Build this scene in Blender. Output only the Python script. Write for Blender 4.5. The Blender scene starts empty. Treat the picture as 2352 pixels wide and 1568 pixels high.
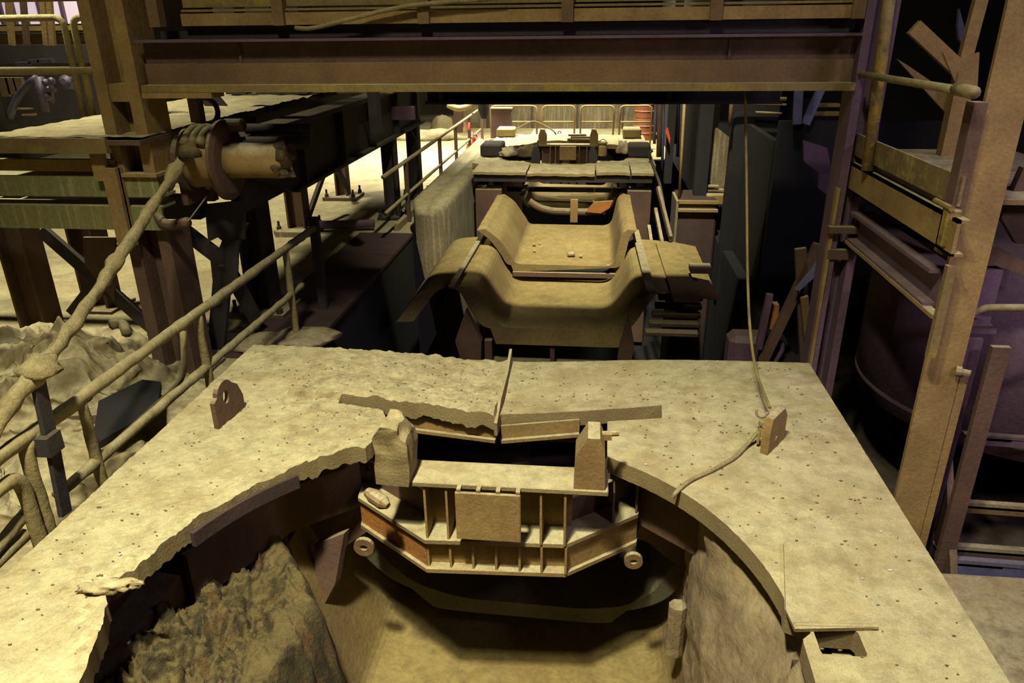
import bpy, bmesh, math, random
from mathutils import Vector, Matrix, noise
import numpy as np
random.seed(7)
S = bpy.context.scene
COL = S.collection
# ------------------------------------------------------------------ camera
F = 1704.0; CX = 1176.0; CY = 784.0
def _n(v): return Vector(v).normalized()
_y = _n((196, 724, -F)); _z = -_n((47, -4010, -F)); _z = (_z - _y * _z.dot(_y)).normalized(); _x = _y.cross(_z)
RW = Matrix((_x, _y, _z))                      # camera axes -> world axes
EYE = Vector((0, 0, 2.5))
cd = bpy.data.cameras.new('camera'); cam = bpy.data.objects.new('camera', cd); COL.objects.link(cam)
cam.matrix_world = Matrix.Translation(EYE) @ RW.to_4x4()
cd.sensor_width = 36.0; cd.lens = 36.0 * F / 2352.0; cd.clip_start = 0.05; cd.clip_end = 200
S.camera = cam
def at(px, py, x=None, y=None, z=None):
    "world point on the plane x=, y= or z= seen at that place of the photograph (used to measure positions)"
    d = RW @ Vector((px - CX, CY - py, -F))
    t = (z - EYE.z) / d.z if z is not None else ((y - EYE.y) / d.y if y is not None else (x - EYE.x) / d.x)
    return EYE + d * t
# ------------------------------------------------------------------ world, lamps, exposure
W = bpy.data.worlds.new('world'); S.world = W; W.use_nodes = True
W.node_tree.nodes['Background'].inputs[0].default_value = (0.95, 0.80, 0.85, 1)
W.node_tree.nodes['Background'].inputs[1].default_value = 0.006
S.view_settings.view_transform = 'Standard'; S.view_settings.look = 'None'
S.view_settings.exposure = 0.0; S.view_settings.gamma = 1.0; S.view_settings.use_curve_mapping = False
def lamp(name, loc, target, power, size, color, spread=180):
    l = bpy.data.lights.new(name, 'AREA'); l.shape = 'DISK'; l.size = size; l.energy = power; l.color = color; l.spread = math.radians(spread)
    o = bpy.data.objects.new(name, l); COL.objects.link(o); o.location = loc
    o.rotation_euler = (Vector(target) - Vector(loc)).to_track_quat('-Z', 'Y').to_euler()
    return o
WARM = (1.0, 0.955, 0.72); COOL = (1.0, 0.96, 0.90); VIOLET = (0.74, 0.64, 1.0)
lamp('bay_or_fill_lamp', (-1.4, 0.4, 7.5), (-1.3, 1.9, 0), 262, 0.45, WARM, 78)
lamp('bay_or_fill_lamp', (-1.5, -1.4, 10.0), (-1.0, 4.5, 1.5), 130, 0.8, WARM, 90)  # wide fill added for the gantry front, no such lamp is seen
lamp('bay_or_fill_lamp', (0.2, 6.0, 9.2), (-0.2, 12.4, -1), 150, 0.4, WARM, 40)
lamp('bay_or_fill_lamp', (-7.0, 7.6, 6.6), (-6.9, 8.2, -0.6), 230, 0.8, (1.0, 0.95, 0.72), 92)
lamp('bay_or_fill_lamp', (-8.0, 11.8, 8.5), (-7.0, 16.5, 0), 400, 0.8, (1.0, 0.95, 0.74), 95)  # unseen lamp added to brighten the crane beam and the area behind the winch
lamp('bay_or_fill_lamp', (-4.6, 19.5, 8.5), (-4.4, 19.5, -0.6), 560, 1.2, COOL, 62)
lamp('bay_or_fill_lamp', (0.2, 20.2, 8.5), (0, 22.0, -0.6), 640, 1.2, (1.0, 0.96, 0.76), 84)
lamp('bay_or_fill_lamp', (6.5, 2.0, 5.5), (2.3, 5.6, 0.6), 26, 0.8, VIOLET, 70)
lamp('fill_lamp', (3.4, 0.8, 3.2), (2.5, 5.6, 0.3), 13, 0.4, (0.90, 0.74, 1.0), 80)  # unseen violet fill, added to light the vessel
S.cycles.diffuse_bounces = 2
# ------------------------------------------------------------------ materials
def lin(c): return tuple((v / 255 / 12.92) if v / 255 <= 0.04045 else ((v / 255 + 0.055) / 1.055) ** 2.4 for v in c) + (1,)
def mat(name, base, alt=None, dust=None, amount=0.8, scale=3.0, rough=0.85, bump=0.4, grain=60.0, streak=0, rust=None, rust_amt=0.5, metal=0.0, low=0.35):
    "weathered surface: base and alt mottled together, rust patches, dust lying on what faces up"
    m = bpy.data.materials.new(name); m.use_nodes = True; nt = m.node_tree; N = nt.nodes; L = nt.links
    b = N['Principled BSDF']; b.inputs['Roughness'].default_value = rough; b.inputs['Metallic'].default_value = metal
    tc = N.new('ShaderNodeTexCoord')
    def tex(sc, det=6, ro=0.6, vec=None):
        t = N.new('ShaderNodeTexNoise'); t.inputs['Scale'].default_value = sc; t.inputs['Detail'].default_value = det; t.inputs['Roughness'].default_value = ro
        L.new(vec if vec is not None else tc.outputs['Object'], t.inputs['Vector']); return t.outputs['Fac']
    def ramp(v, a, c):
        r = N.new('ShaderNodeMapRange'); r.inputs['From Min'].default_value = a; r.inputs['From Max'].default_value = c; r.clamp = True; L.new(v, r.inputs['Value']); return r.outputs[0]
    def mix(f, a, c):
        x = N.new('ShaderNodeMix'); x.data_type = 'RGBA'; L.new(f, x.inputs[0])
        for v, k in ((a, 6), (c, 7)):
            if isinstance(v, tuple): x.inputs[k].default_value = v
            else: L.new(v, x.inputs[k])
        return x.outputs[2]
    def mul(a, c):
        x = N.new('ShaderNodeMath'); x.operation = 'MULTIPLY'; L.new(a, x.inputs[0])
        if isinstance(c, float): x.inputs[1].default_value = c
        else: L.new(c, x.inputs[1])
        return x.outputs[0]
    base = lin(base); alt = lin(alt) if alt else tuple(v * 0.6 for v in base[:3]) + (1,)
    c = mix(ramp(tex(scale), 0.35, 0.68), base, alt)
    if rust:
        c = mix(mul(ramp(tex(scale * 1.7, 8, 0.7), 0.5, 0.62), float(rust_amt)), c, lin(rust))
    if streak:
        mp = N.new('ShaderNodeMapping'); mp.inputs['Scale'].default_value = (14, 14, 0.7); L.new(tc.outputs['Object'], mp.inputs['Vector'])
        c = mix(mul(ramp(tex(1.5, 5, 0.6, mp.outputs[0]), 0.5, 0.75), float(streak)), c, lin((190, 178, 130)))
    if dust:
        g = N.new('ShaderNodeNewGeometry'); sx = N.new('ShaderNodeSeparateXYZ'); L.new(g.outputs['Normal'], sx.inputs[0])
        up = ramp(sx.outputs['Z'], low, 0.9)
        dn = ramp(tex(scale * 2.3, 8, 0.65), 0.22, 0.5)
        d1 = mix(mul(ramp(tex(scale * 0.9, 5, 0.65), 0.48, 0.66), 0.75), lin(dust), tuple(v * k for v, k in zip(lin(dust)[:3], (0.78, 0.66, 0.55))) + (1,))
        d2 = mix(mul(ramp(tex(scale * 5.0, 8, 0.75), 0.42, 0.66), 0.8), d1, tuple(v * 0.55 for v in lin(dust)[:3]) + (1,))
        c = mix(mul(mul(up, dn), float(amount)), c, d2)
    fl = ramp(tex(grain, 3, 0.6), 0.3, 0.7)
    dk = N.new('ShaderNodeMix'); dk.data_type = 'RGBA'; dk.blend_type = 'MULTIPLY'; dk.inputs[0].default_value = 0.55; L.new(c, dk.inputs[6])
    gr = N.new('ShaderNodeMapRange'); gr.inputs['To Min'].default_value = 0.62; gr.inputs['To Max'].default_value = 1.18; L.new(fl, gr.inputs['Value']); L.new(gr.outputs[0], dk.inputs[7])
    L.new(dk.outputs[2], b.inputs['Base Color'])
    bp = N.new('ShaderNodeBump'); bp.inputs['Strength'].default_value = bump; bp.inputs['Distance'].default_value = 0.02
    L.new(tex(grain * 0.55, 5, 0.7), bp.inputs['Height']); L.new(bp.outputs[0], b.inputs['Normal'])
    return m
def plain(name, c, rough=0.6, emit=0):
    m = bpy.data.materials.new(name); m.use_nodes = True; b = m.node_tree.nodes['Principled BSDF']
    b.inputs['Base Color'].default_value = lin(c); b.inputs['Roughness'].default_value = rough
    if emit: b.inputs['Emission Color'].default_value = lin(c); b.inputs['Emission Strength'].default_value = emit
    return m
DUST = (186, 174, 132)
M = {}
M['deck'] = mat('dusted_deck', (150, 132, 86), (128, 110, 72), (196, 184, 138), 0.95, 1.6, 0.95, 0.45, 110, rust=(120, 84, 50), rust_amt=0.4)
M['steel'] = mat('dusty_steel', (124, 96, 56), (98, 74, 48), DUST, 0.9, 2.2, 0.85, 0.35, 50)
M['tan'] = mat('tan_steel', (154, 126, 70), (124, 98, 56), DUST, 0.9, 2.6, 0.85, 0.35, 50, rust=(120, 80, 46), rust_amt=0.3)
M['green'] = mat('green_paint', (112, 122, 74), (126, 108, 62), DUST, 0.9, 1.3, 0.8, 0.3, 40, streak=0.55)
M['olive'] = mat('olive_paint', (126, 106, 58), (110, 88, 50), DUST, 0.9, 1.5, 0.8, 0.3, 40, rust=(150, 130, 40), rust_amt=0.6)
M['brown'] = mat('brown_steel', (100, 74, 54), (78, 56, 44), DUST, 0.75, 2.0, 0.85, 0.4, 45)
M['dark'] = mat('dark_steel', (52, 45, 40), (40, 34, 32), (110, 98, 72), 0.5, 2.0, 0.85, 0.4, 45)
M['rust'] = mat('rusty_steel', (176, 112, 40), (140, 98, 48), DUST, 0.85, 2.4, 0.9, 0.5, 40, rust=(176, 96, 36), rust_amt=0.8)
M['pipe'] = mat('caked_pipe', (140, 124, 76), (112, 96, 58), (176, 164, 118), 0.9, 4.0, 0.95, 0.7, 40, low=-0.2)
M['yellow'] = mat('flaked_yellow', (150, 124, 40), (104, 82, 44), DUST, 0.5, 6.0, 0.8, 0.5, 40, rust=(84, 62, 44), rust_amt=0.9)
M['rope'] = mat('caked_rope', (156, 138, 88), (120, 104, 62), (178, 164, 116), 0.8, 5.0, 1.0, 1.0, 70, low=-0.2)
M['wire'] = mat('wire_rope', (150, 132, 70), (110, 98, 52), None, 0, 6, 0.8, 0.4, 80)
M['floor'] = mat('dusty_floor', (150, 136, 92), (118, 108, 70), (190, 178, 132), 0.75, 0.8, 0.95, 1.0, 26, rust=(112, 96, 62), rust_amt=0.6)
M['conc'] = mat('stained_concrete', (128, 116, 86), (96, 84, 66), (170, 160, 116), 0.8, 1.6, 0.95, 0.6, 26, streak=0.6)
M['trough'] = mat('launder_casting', (140, 118, 68), (110, 90, 56), (160, 140, 84), 0.85, 1.3, 0.95, 0.5, 30, rust=(110, 96, 52), rust_amt=0.5)
M['slag'] = mat('slag_crust', (84, 74, 42), (44, 37, 28), (114, 100, 56), 0.8, 3.2, 1.0, 1.0, 60, rust=(140, 100, 50), rust_amt=0.5, low=0.1)
M['refr'] = mat('refractory_lining', (160, 140, 100), (120, 102, 78), DUST, 0.8, 2.2, 0.95, 0.8, 20)
M['violet'] = mat('violet_brown_steel', (104, 78, 92), (82, 58, 66), (140, 124, 96), 0.5, 1.6, 0.7, 0.3, 40)
M['bluish'] = mat('grey_blue_steel', (112, 112, 150), (92, 88, 116), (150, 140, 120), 0.4, 2.5, 0.6, 0.3, 40)
M['tarp'] = mat('tarpaulin', (128, 112, 72), (104, 90, 60), (196, 184, 138), 0.9, 2.0, 0.9, 0.5, 24, low=0.45)
M['wall'] = mat('hall_wall', (84, 78, 64), (66, 60, 50), None, 0, 0.8, 0.9, 0.3, 10)
M['barrel'] = mat('barrel_paint', (150, 84, 48), (120, 66, 44), DUST, 0.6, 1.5, 0.6, 0.3, 30)
M['orange'] = mat('orange_plastic', (214, 74, 34), (190, 66, 34), None, 0, 3, 0.5, 0.1, 40)
M['white'] = mat('white_paint', (206, 200, 190), (186, 178, 168), None, 0, 3, 0.7, 0.2, 40)
M['wood'] = mat('old_timber', (120, 98, 66), (96, 78, 54), DUST, 0.7, 3, 0.9, 0.5, 40)
M['bare'] = mat('bare_and_shade_brown', (74, 54, 48), (58, 42, 38), None, 0, 3, 0.8, 0.3, 60)  # bare steel; also colours in shade on the floor plates and right kerb
M['bark'] = mat('dirt_flake', (136, 116, 76), (96, 78, 52), None, 0, 8, 0.95, 0.4, 60)
M['grime'] = mat('grimy_casting', (92, 86, 58), (70, 64, 48), DUST, 0.3, 2, 0.9, 0.4, 40)
M['black'] = mat('black_and_shade', (30, 28, 27), (22, 21, 21), None, 0, 2, 0.9, 0.3, 30)  # black parts; also paints the deep shade in the pit and on the right
M['glass'] = plain('daylit_window', (214, 196, 210), 0.3, 0.55)
M['machine'] = mat('machine_steel', (92, 84, 100), (60, 54, 66), (130, 120, 120), 0.6, 5, 0.45, 0.3, 40, metal=0.3)
# ------------------------------------------------------------------ mesh helpers
class MB:
    def __init__(s): s.v = []; s.f = []
    def add(s, v, f):
        o = len(s.v); s.v += [tuple(p) for p in v]; s.f += [tuple(i + o for i in q) for q in f]; return s
    def box(s, a, b, rot=None, bev=0.0):
        a = Vector(a); b = Vector(b); lo = Vector([min(a[i], b[i]) for i in range(3)]); hi = Vector([max(a[i], b[i]) for i in range(3)])
        c = (lo + hi) / 2; h = (hi - lo) / 2
        if bev > 0:
            e = min(bev, h.x * .9, h.y * .9, h.z * .9); pts = []
            bm = bmesh.new(); bmesh.ops.create_cube(bm, size=2)
            for q in bm.verts: q.co = Vector((q.co.x * h.x, q.co.y * h.y, q.co.z * h.z))
            bmesh.ops.bevel(bm, geom=bm.edges[:], offset=e, segments=1, affect='EDGES'); bm.verts.index_update()
            v = [q.co.copy() for q in bm.verts]; f = [tuple(q.index for q in p.verts) for p in bm.faces]; bm.free()
        else:
            v = [Vector((x * h.x, y * h.y, z * h.z)) for x in (-1, 1) for y in (-1, 1) for z in (-1, 1)]
            f = [(0, 1, 3, 2), (4, 6, 7, 5), (0, 4, 5, 1), (2, 3, 7, 6), (0, 2, 6, 4), (1, 5, 7, 3)]
        if rot: 
            R = rot if isinstance(rot, Matrix) else Matrix.Rotation(rot, 3, 'Z'); v = [R @ p for p in v]
        return s.add([p + c for p in v], f)
    def bar(s, p, q, w, h, up=(0, 0, 1)):
        "rectangular bar from p to q, w across, h along up"
        p = Vector(p); q = Vector(q); d = (q - p).normalized(); u = Vector(up); u = (u - d * u.dot(d)).normalized(); r = d.cross(u)
        v = [e + r * (a * w / 2) + u * (b * h / 2) for e in (p, q) for a, b in ((-1, -1), (1, -1), (1, 1), (-1, 1))]
        return s.add(v, [(3, 2, 1, 0), (4, 5, 6, 7)] + [(i, (i + 1) % 4, (i + 1) % 4 + 4, i + 4) for i in range(4)])
    def tube(s, pts, r, n=10, jit=0.0, closed=False):
        pts = [Vector(p) for p in pts]; rings = []; u = None
        for i, p in enumerate(pts):
            d = (pts[min(i + 1, len(pts) - 1)] - pts[max(i - 1, 0)]).normalized()
            if u is None: u = d.orthogonal().normalized()
            u = (u - d * u.dot(d)).normalized(); w = d.cross(u)
            rr = r[i] if isinstance(r, (list, tuple)) else r
            rings.append([p + (u * math.cos(a) + w * math.sin(a)) * (rr * (1 + (jit * noise.noise(p * 9 + Vector((math.cos(a), math.sin(a), 0))) if jit else 0))) for a in [2 * math.pi * k / n for k in range(n)]])
        v = [q for g in rings for q in g]; f = []
        for i in range(len(rings) - 1):
            f += [(i * n + k, i * n + (k + 1) % n, (i + 1) * n + (k + 1) % n, (i + 1) * n + k) for k in range(n)]
        f += [tuple(range(n - 1, -1, -1)), tuple((len(rings) - 1) * n + k for k in range(n))]
        return s.add(v, f)
    def prism(s, pts, off):
        "polygon (list of 3D points) pushed along off"
        pts = [Vector(p) for p in pts]; off = Vector(off); n = len(pts)
        nrm = Vector((0, 0, 0))
        for i in range(n): nrm += pts[i].cross(pts[(i + 1) % n])
        if nrm.dot(off) > 0: pts = pts[::-1]
        v = pts + [p + off for p in pts]
        return s.add(v, [tuple(range(n)), tuple(range(2 * n - 1, n - 1, -1))] + [(i, i + n, (i + 1) % n + n, (i + 1) % n) for i in range(n)])
    def lathe(s, prof, axis_p, axis_d, n=28):
        "profile of (distance along axis, radius)"
        p0 = Vector(axis_p); d = Vector(axis_d).normalized(); u = d.orthogonal().normalized(); w = d.cross(u); v = []; f = []
        for t, r in prof: v += [p0 + d * t + (u * math.cos(a) + w * math.sin(a)) * r for a in [2 * math.pi * k / n for k in range(n)]]
        for i in range(len(prof) - 1): f += [(i * n + k, i * n + (k + 1) % n, (i + 1) * n + (k + 1) % n, (i + 1) * n + k) for k in range(n)]
        f += [tuple(range(n - 1, -1, -1)), tuple((len(prof) - 1) * n + k for k in range(n))]
        return s.add(v, f)
    def build(s, name, m, parent=None, smooth=False, **props):
        me = bpy.data.meshes.new(name); me.from_pydata(s.v, [], s.f); me.materials.append(M[m] if isinstance(m, str) else m)
        o = bpy.data.objects.new(name, me); COL.objects.link(o)
        if smooth: me.polygons.foreach_set('use_smooth', [True] * len(me.polygons))
        if parent is not None: o.parent = parent
        for k, q in props.items():
            if q: o[k] = q
        me.update(); return o
def thing(name, label, cat, group=None):
    o = bpy.data.objects.new(name, None); COL.objects.link(o); o['label'] = label; o['category'] = cat
    if group: o['group'] = group
    return o
def tag(o, label, cat, group=None):
    o['label'] = label; o['category'] = cat
    if group: o['group'] = group
    return o
def clone(o, parent=None, off=None):
    "copy a thing with its parts and sub-parts"
    c = o.copy(); COL.objects.link(c); c.parent = parent
    if off is not None: c.location = Vector(o.location) + Vector(off)
    for ch in o.children: clone(ch, c)
    return c
def hbeam(p, q, w, h, m, parent, up=(0, 0, 1), tw=0.02, tf=0.025, name='beam'):
    "H-section: two flanges w wide and a web between them, h apart along up; its own mesh (one rolled piece)"
    p = Vector(p); q = Vector(q); d = (q - p).normalized(); u = Vector(up); u = (u - d * u.dot(d)).normalized(); b = MB()
    r = d.cross(u); a = w / 2; c = h / 2; e = tw / 2; k = c - tf
    sec = [(-a, -c), (a, -c), (a, -k), (e, -k), (e, k), (a, k), (a, c), (-a, c), (-a, k), (-e, k), (-e, -k), (-a, -k)]
    b.prism([p + r * x + u * y for x, y in sec], q - p)
    return b.build(name, m, parent)
def arc(c, r, a0, a1, n, ax=(1, 0, 0), ay=(0, 0, 1)):
    ax = Vector(ax); ay = Vector(ay)
    return [Vector(c) + ax * (r * math.cos(a0 + (a1 - a0) * i / n)) + ay * (r * math.sin(a0 + (a1 - a0) * i / n)) for i in range(n + 1)]
def bend(pts, r, n=5):
    "round the corners of a polyline"
    pts = [Vector(p) for p in pts]; out = [pts[0]]
    for i in range(1, len(pts) - 1):
        a, b, c = pts[i - 1], pts[i], pts[i + 1]
        u = b + (a - b).normalized() * min(r, (a - b).length * .49); w = b + (c - b).normalized() * min(r, (c - b).length * .49)
        for k in range(n + 1):
            t = k / n; out.append(u * (1 - t) ** 2 + b * 2 * t * (1 - t) + w * t * t)
    out.append(pts[-1]); return out
def sub(pts, step=0.08):
    out = []
    for a, b in zip(pts[:-1], pts[1:]):
        a = Vector(a); b = Vector(b); k = max(1, int((b - a).length / step))
        out += [a.lerp(b, i / k) for i in range(k)]
    return out + [Vector(pts[-1])]
def grid(fn, nu, nv):
    b = MB(); b.v = [tuple(fn(i / nu, j / nv)) for j in range(nv + 1) for i in range(nu + 1)]
    b.f = [(j * (nu + 1) + i, j * (nu + 1) + i + 1, (j + 1) * (nu + 1) + i + 1, (j + 1) * (nu + 1) + i) for j in range(nv) for i in range(nu)]
    return b
def fbm(x, y, z=0, o=4): return noise.fractal(Vector((x, y, z)), 0.9, 2.1, o)
def turb(x, y, z=0, o=4): return noise.turbulence(Vector((x, y, z)), o, False)
def sstep(a, b, x):
    t = min(1, max(0, (x - a) / (b - a))); return t * t * (3 - 2 * t)
def inside(poly, X, Y):
    r = np.zeros(X.shape, bool); n = len(poly); j = n - 1
    for i in range(n):
        xi, yi = poly[i]; xj, yj = poly[j]
        if yi != yj: r ^= ((yi > Y) != (yj > Y)) & (X < (xj - xi) * (Y - yi) / (yj - yi) + xi)
        j = i
    return r
def near_on(poly, p):
    best = None
    for i in range(len(poly)):
        a = Vector(poly[i]); b = Vector(poly[(i + 1) % len(poly)]); d = b - a
        t = max(0, min(1, (p - a).dot(d) / max(d.length_squared, 1e-12))); q = a + d * t; k = (q - p).length
        if best is None or k < best[0]: best = (k, q)
    return best
def plate(x0, x1, y0, y1, step, holes, zf, thick):
    "plate meshed on a grid: top surface zf(x, y), holes cut out with clean edges, edges turned down by thick(x, y)"
    nx = round((x1 - x0) / step); ny = round((y1 - y0) / step)
    cx_ = x0 + (np.arange(nx) + .5) * (x1 - x0) / nx; cy_ = y0 + (np.arange(ny) + .5) * (y1 - y0) / ny
    Xc, Yc = np.meshgrid(cx_, cy_); keep = np.ones(Xc.shape, bool)
    for h in holes: keep &= ~inside(h, Xc, Yc)
    vid = {}; V = []; Fc = []; edges = {}
    def vv(i, j):
        if (i, j) not in vid:
            vid[(i, j)] = len(V); V.append([x0 + i * (x1 - x0) / nx, y0 + j * (y1 - y0) / ny]) 
        return vid[(i, j)]
    for j in range(ny):
        for i in range(nx):
            if keep[j, i]:
                q = (vv(i, j), vv(i + 1, j), vv(i + 1, j + 1), vv(i, j + 1)); Fc.append(q)
                for k in range(4):
                    e = (q[k], q[(k + 1) % 4])
                    if (e[1], e[0]) in edges: del edges[(e[1], e[0])]
                    else: edges[e] = 1
    bd = {a for e in edges for a in e}
    for a in bd:
        p = Vector(V[a])
        if abs(p.x - x0) < 1e-6 or abs(p.x - x1) < 1e-6 or abs(p.y - y0) < 1e-6 or abs(p.y - y1) < 1e-6: continue
        k, q = min((near_on(h, p) for h in holes), key=lambda t: t[0])
        if k < step * 1.5: V[a] = [q.x, q.y]
    v3 = [(p[0], p[1], zf(p[0], p[1])) for p in V]; b = MB(); b.v = v3; b.f = Fc[:]
    dn = {}
    def down(a):
        if a not in dn:
            x, y, z = v3[a]; b.v.append((x, y, z)); b.v.append((x, y, z - thick(x, y))); dn[a] = len(b.v) - 2
        return dn[a]
    for (a, c) in edges:
        i, j = down(a), down(c); b.f.append((j, i, i + 1, j + 1))
    return b
def tri_plate(outer, inner, org, d, off):
    bm = bmesh.new(); es = []
    for loop in (outer, inner):
        vs = [bm.verts.new(org + d * x + Vector((0, 0, z))) for x, z in loop]
        es += [bm.edges.new((vs[i], vs[(i + 1) % len(vs)])) for i in range(len(vs))]
    g = bmesh.ops.triangle_fill(bm, edges=es, use_beauty=True); fs = [f for f in g['geom'] if isinstance(f, bmesh.types.BMFace)]
    ex = bmesh.ops.extrude_face_region(bm, geom=fs); bmesh.ops.translate(bm, verts=[v for v in ex['geom'] if isinstance(v, bmesh.types.BMVert)], vec=off)
    bmesh.ops.recalc_face_normals(bm, faces=bm.faces[:]); bm.verts.index_update(); b = MB(); b.v = [tuple(v.co) for v in bm.verts]; b.f = [tuple(v.index for v in f.verts) for f in bm.faces]; bm.free(); return b
def structure(o): o['kind'] = 'structure'; return o
def stuff(o): o['kind'] = 'stuff'; return o
FZ = -0.65                                      # hall floor level; the near car's deck is z = 0
# ================================================================== THE HALL
def ground(x0, x1, y0, y1, st, amp=0.012):
    return grid(lambda u, v: (x0 + (x1 - x0) * u, y0 + (y1 - y0) * v, FZ + amp * fbm((x0 + (x1 - x0) * u) * 1.7, (y0 + (y1 - y0) * v) * 1.7)), int((x1 - x0) / st), int((y1 - y0) / st))
structure(ground(-15, -2.95, -2, 30, 0.15).build('floor', 'floor', smooth=True))
structure(ground(-2.95, 2.2, 19.6, 30, 0.15).build('floor', 'floor', smooth=True))
b = MB(); b.box((2.15, -2, -1.62), (14, 30, -1.52)); structure(b.build('floor', 'dark'))
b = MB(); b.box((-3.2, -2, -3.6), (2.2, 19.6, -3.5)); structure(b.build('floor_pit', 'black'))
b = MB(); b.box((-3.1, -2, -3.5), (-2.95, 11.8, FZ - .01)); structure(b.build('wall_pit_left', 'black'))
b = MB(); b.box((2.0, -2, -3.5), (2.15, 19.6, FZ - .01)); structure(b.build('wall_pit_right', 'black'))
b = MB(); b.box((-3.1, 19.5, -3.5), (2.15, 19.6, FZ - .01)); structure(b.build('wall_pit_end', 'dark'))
b = MB(); b.box((-15, 30, -1), (14, 30.2, 12)); structure(b.build('wall_end', 'wall'))
b = MB(); b.box((-15.2, -6, -1), (-15, 30, 12)); structure(b.build('wall_left', 'wall'))
b = MB(); b.box((14, -6, -1), (14.2, 30, 12)); structure(b.build('wall_right', 'wall'))
b = MB(); b.box((-15, -6.2, -4), (14, -6, 12)); structure(b.build('wall_rear', 'wall'))
b = MB(); b.box((-15, -6, 12), (14, 30, 12.2)); structure(b.build('ceiling', 'dark'))
# kerbed concrete pit wall along the far car, with a rounded nose
def kerb(t, v): return t
prof = [(-2.30, -3.5), (-2.30, -0.22), (-2.33, -0.13), (-2.42, -0.09), (-2.60, -0.10), (-2.64, -0.15), (-2.78, -0.15), (-2.82, -0.10), (-2.93, -0.10), (-2.95, -0.2), (-2.95, -0.66)]
b = MB(); ys = [11.62, 11.68, 11.8, 12.0] + [12.4 + 0.4 * k for k in range(18)]
for y in ys:
    k = sstep(11.45, 12.0, y)
    b.v += [(-2.62 + (x + 2.62) * (0.55 + 0.45 * k), y, (z if z < -3 else z * 1.0 - (1 - k) * .12)) for x, z in prof]
n = len(prof)
for j in range(len(ys) - 1): b.f += [(j * n + i, (j + 1) * n + i, (j + 1) * n + i + 1, j * n + i + 1) for i in range(n - 1)]
b.f.append(tuple(range(n)))
structure(b.build('wall_kerb_left', 'conc', smooth=True))
for k in range(4):  # dark slabs added to colour in the shade on this floor
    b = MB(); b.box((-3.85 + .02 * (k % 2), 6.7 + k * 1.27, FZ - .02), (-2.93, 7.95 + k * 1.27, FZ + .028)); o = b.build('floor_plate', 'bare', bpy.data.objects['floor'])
# right side of the pit: kerb coloured dark as if shaded, with a pale lit side
b = MB(); b.box((1.36, 11.9, -3.5), (1.98, 12.7, -0.04), bev=.03); kr = structure(b.build('wall_kerb_right', 'bare'))
b = MB(); b.box((1.33, 11.86, -3.4), (1.37, 12.6, -.06)); b.build('kerb_lit_side', 'conc', kr)
b = MB(); b.box((2.0, 12.7, -3.5), (2.3, 25.7, 6)); structure(b.build('wall_shade_side', 'black'))  # black wall added so the far right stays dark
b = MB(); b.box((2.3, 12.8, -1.52), (13.9, 13.0, 6)); structure(b.build('wall_shade_right', 'black'))  # black wall added to hide lit floor and darken the right
# ================================================================== NEAR TRANSFER CAR
car = thing('transfer_car', 'big dust-covered transfer car with a round opening in its deck, nearest the viewer', 'car')
def sag(x, y): return -0.075 * math.exp(-((x + 0.6) / 0.95) ** 2) * sstep(4.35, 5.0, y)
C0 = Vector((-0.62, 2.65)); R0 = 1.60
def ang(a): return (C0.x + R0 * math.cos(a), C0.y + R0 * math.sin(a))
hole = [(0.97, 2.0)]
hole += [(0.985, 2.62), (1.03, 2.66), (1.03, 2.74), (0.945, 2.78)]
hole += [ang(math.radians(a)) for a in range(8, 59, 3)]
hole += [(0.148, 4.066), (0.154, 4.536), (0.53, 4.612), (0.545, 4.814), (-0.30, 4.66), (-0.598, 4.60), (-0.60, 4.49), (-0.9, 4.545), (-1.3, 4.62), (-1.77, 4.69), (-1.80, 4.64), (-1.60, 4.60), (-1.43, 4.545), (-1.37, 4.42), (-1.36, 4.14)]
hole += [(-1.40, 3.99)] + [ang(math.radians(a)) for a in range(122, 178, 3)] + [(-2.24, 2.72), (-2.31, 2.66), (-2.30, 2.60), (-2.20, 2.52), (-2.14, 2.35), (-2.06, 2.1), (-1.98, 1.8), (-1.7, 1.2)]
hole += [ang(math.radians(a)) for a in range(236, 330, 5)]
hp = []
for i in range(len(hole)):
    a = Vector(hole[i]); c = Vector(hole[(i + 1) % len(hole)]); k = max(1, int((c - a).length / 0.03))
    for t in range(k):
        p = a.lerp(c, t / k); left = sstep(-0.8, -1.3, p.x)
        if (p.y > 4.4 and -1.9 < p.x < -0.62): left = 0.6
        p += Vector((fbm(p.x * 9, p.y * 9, 1), fbm(p.x * 9, p.y * 9, 5))) * 0.016 * left
        hp.append((p.x, p.y))
pocket = [(1.045, 2.545), (1.24, 2.545), (1.24, 2.70), (1.045, 2.70)]
Hs = [Vector(h) for h in hp]
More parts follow.
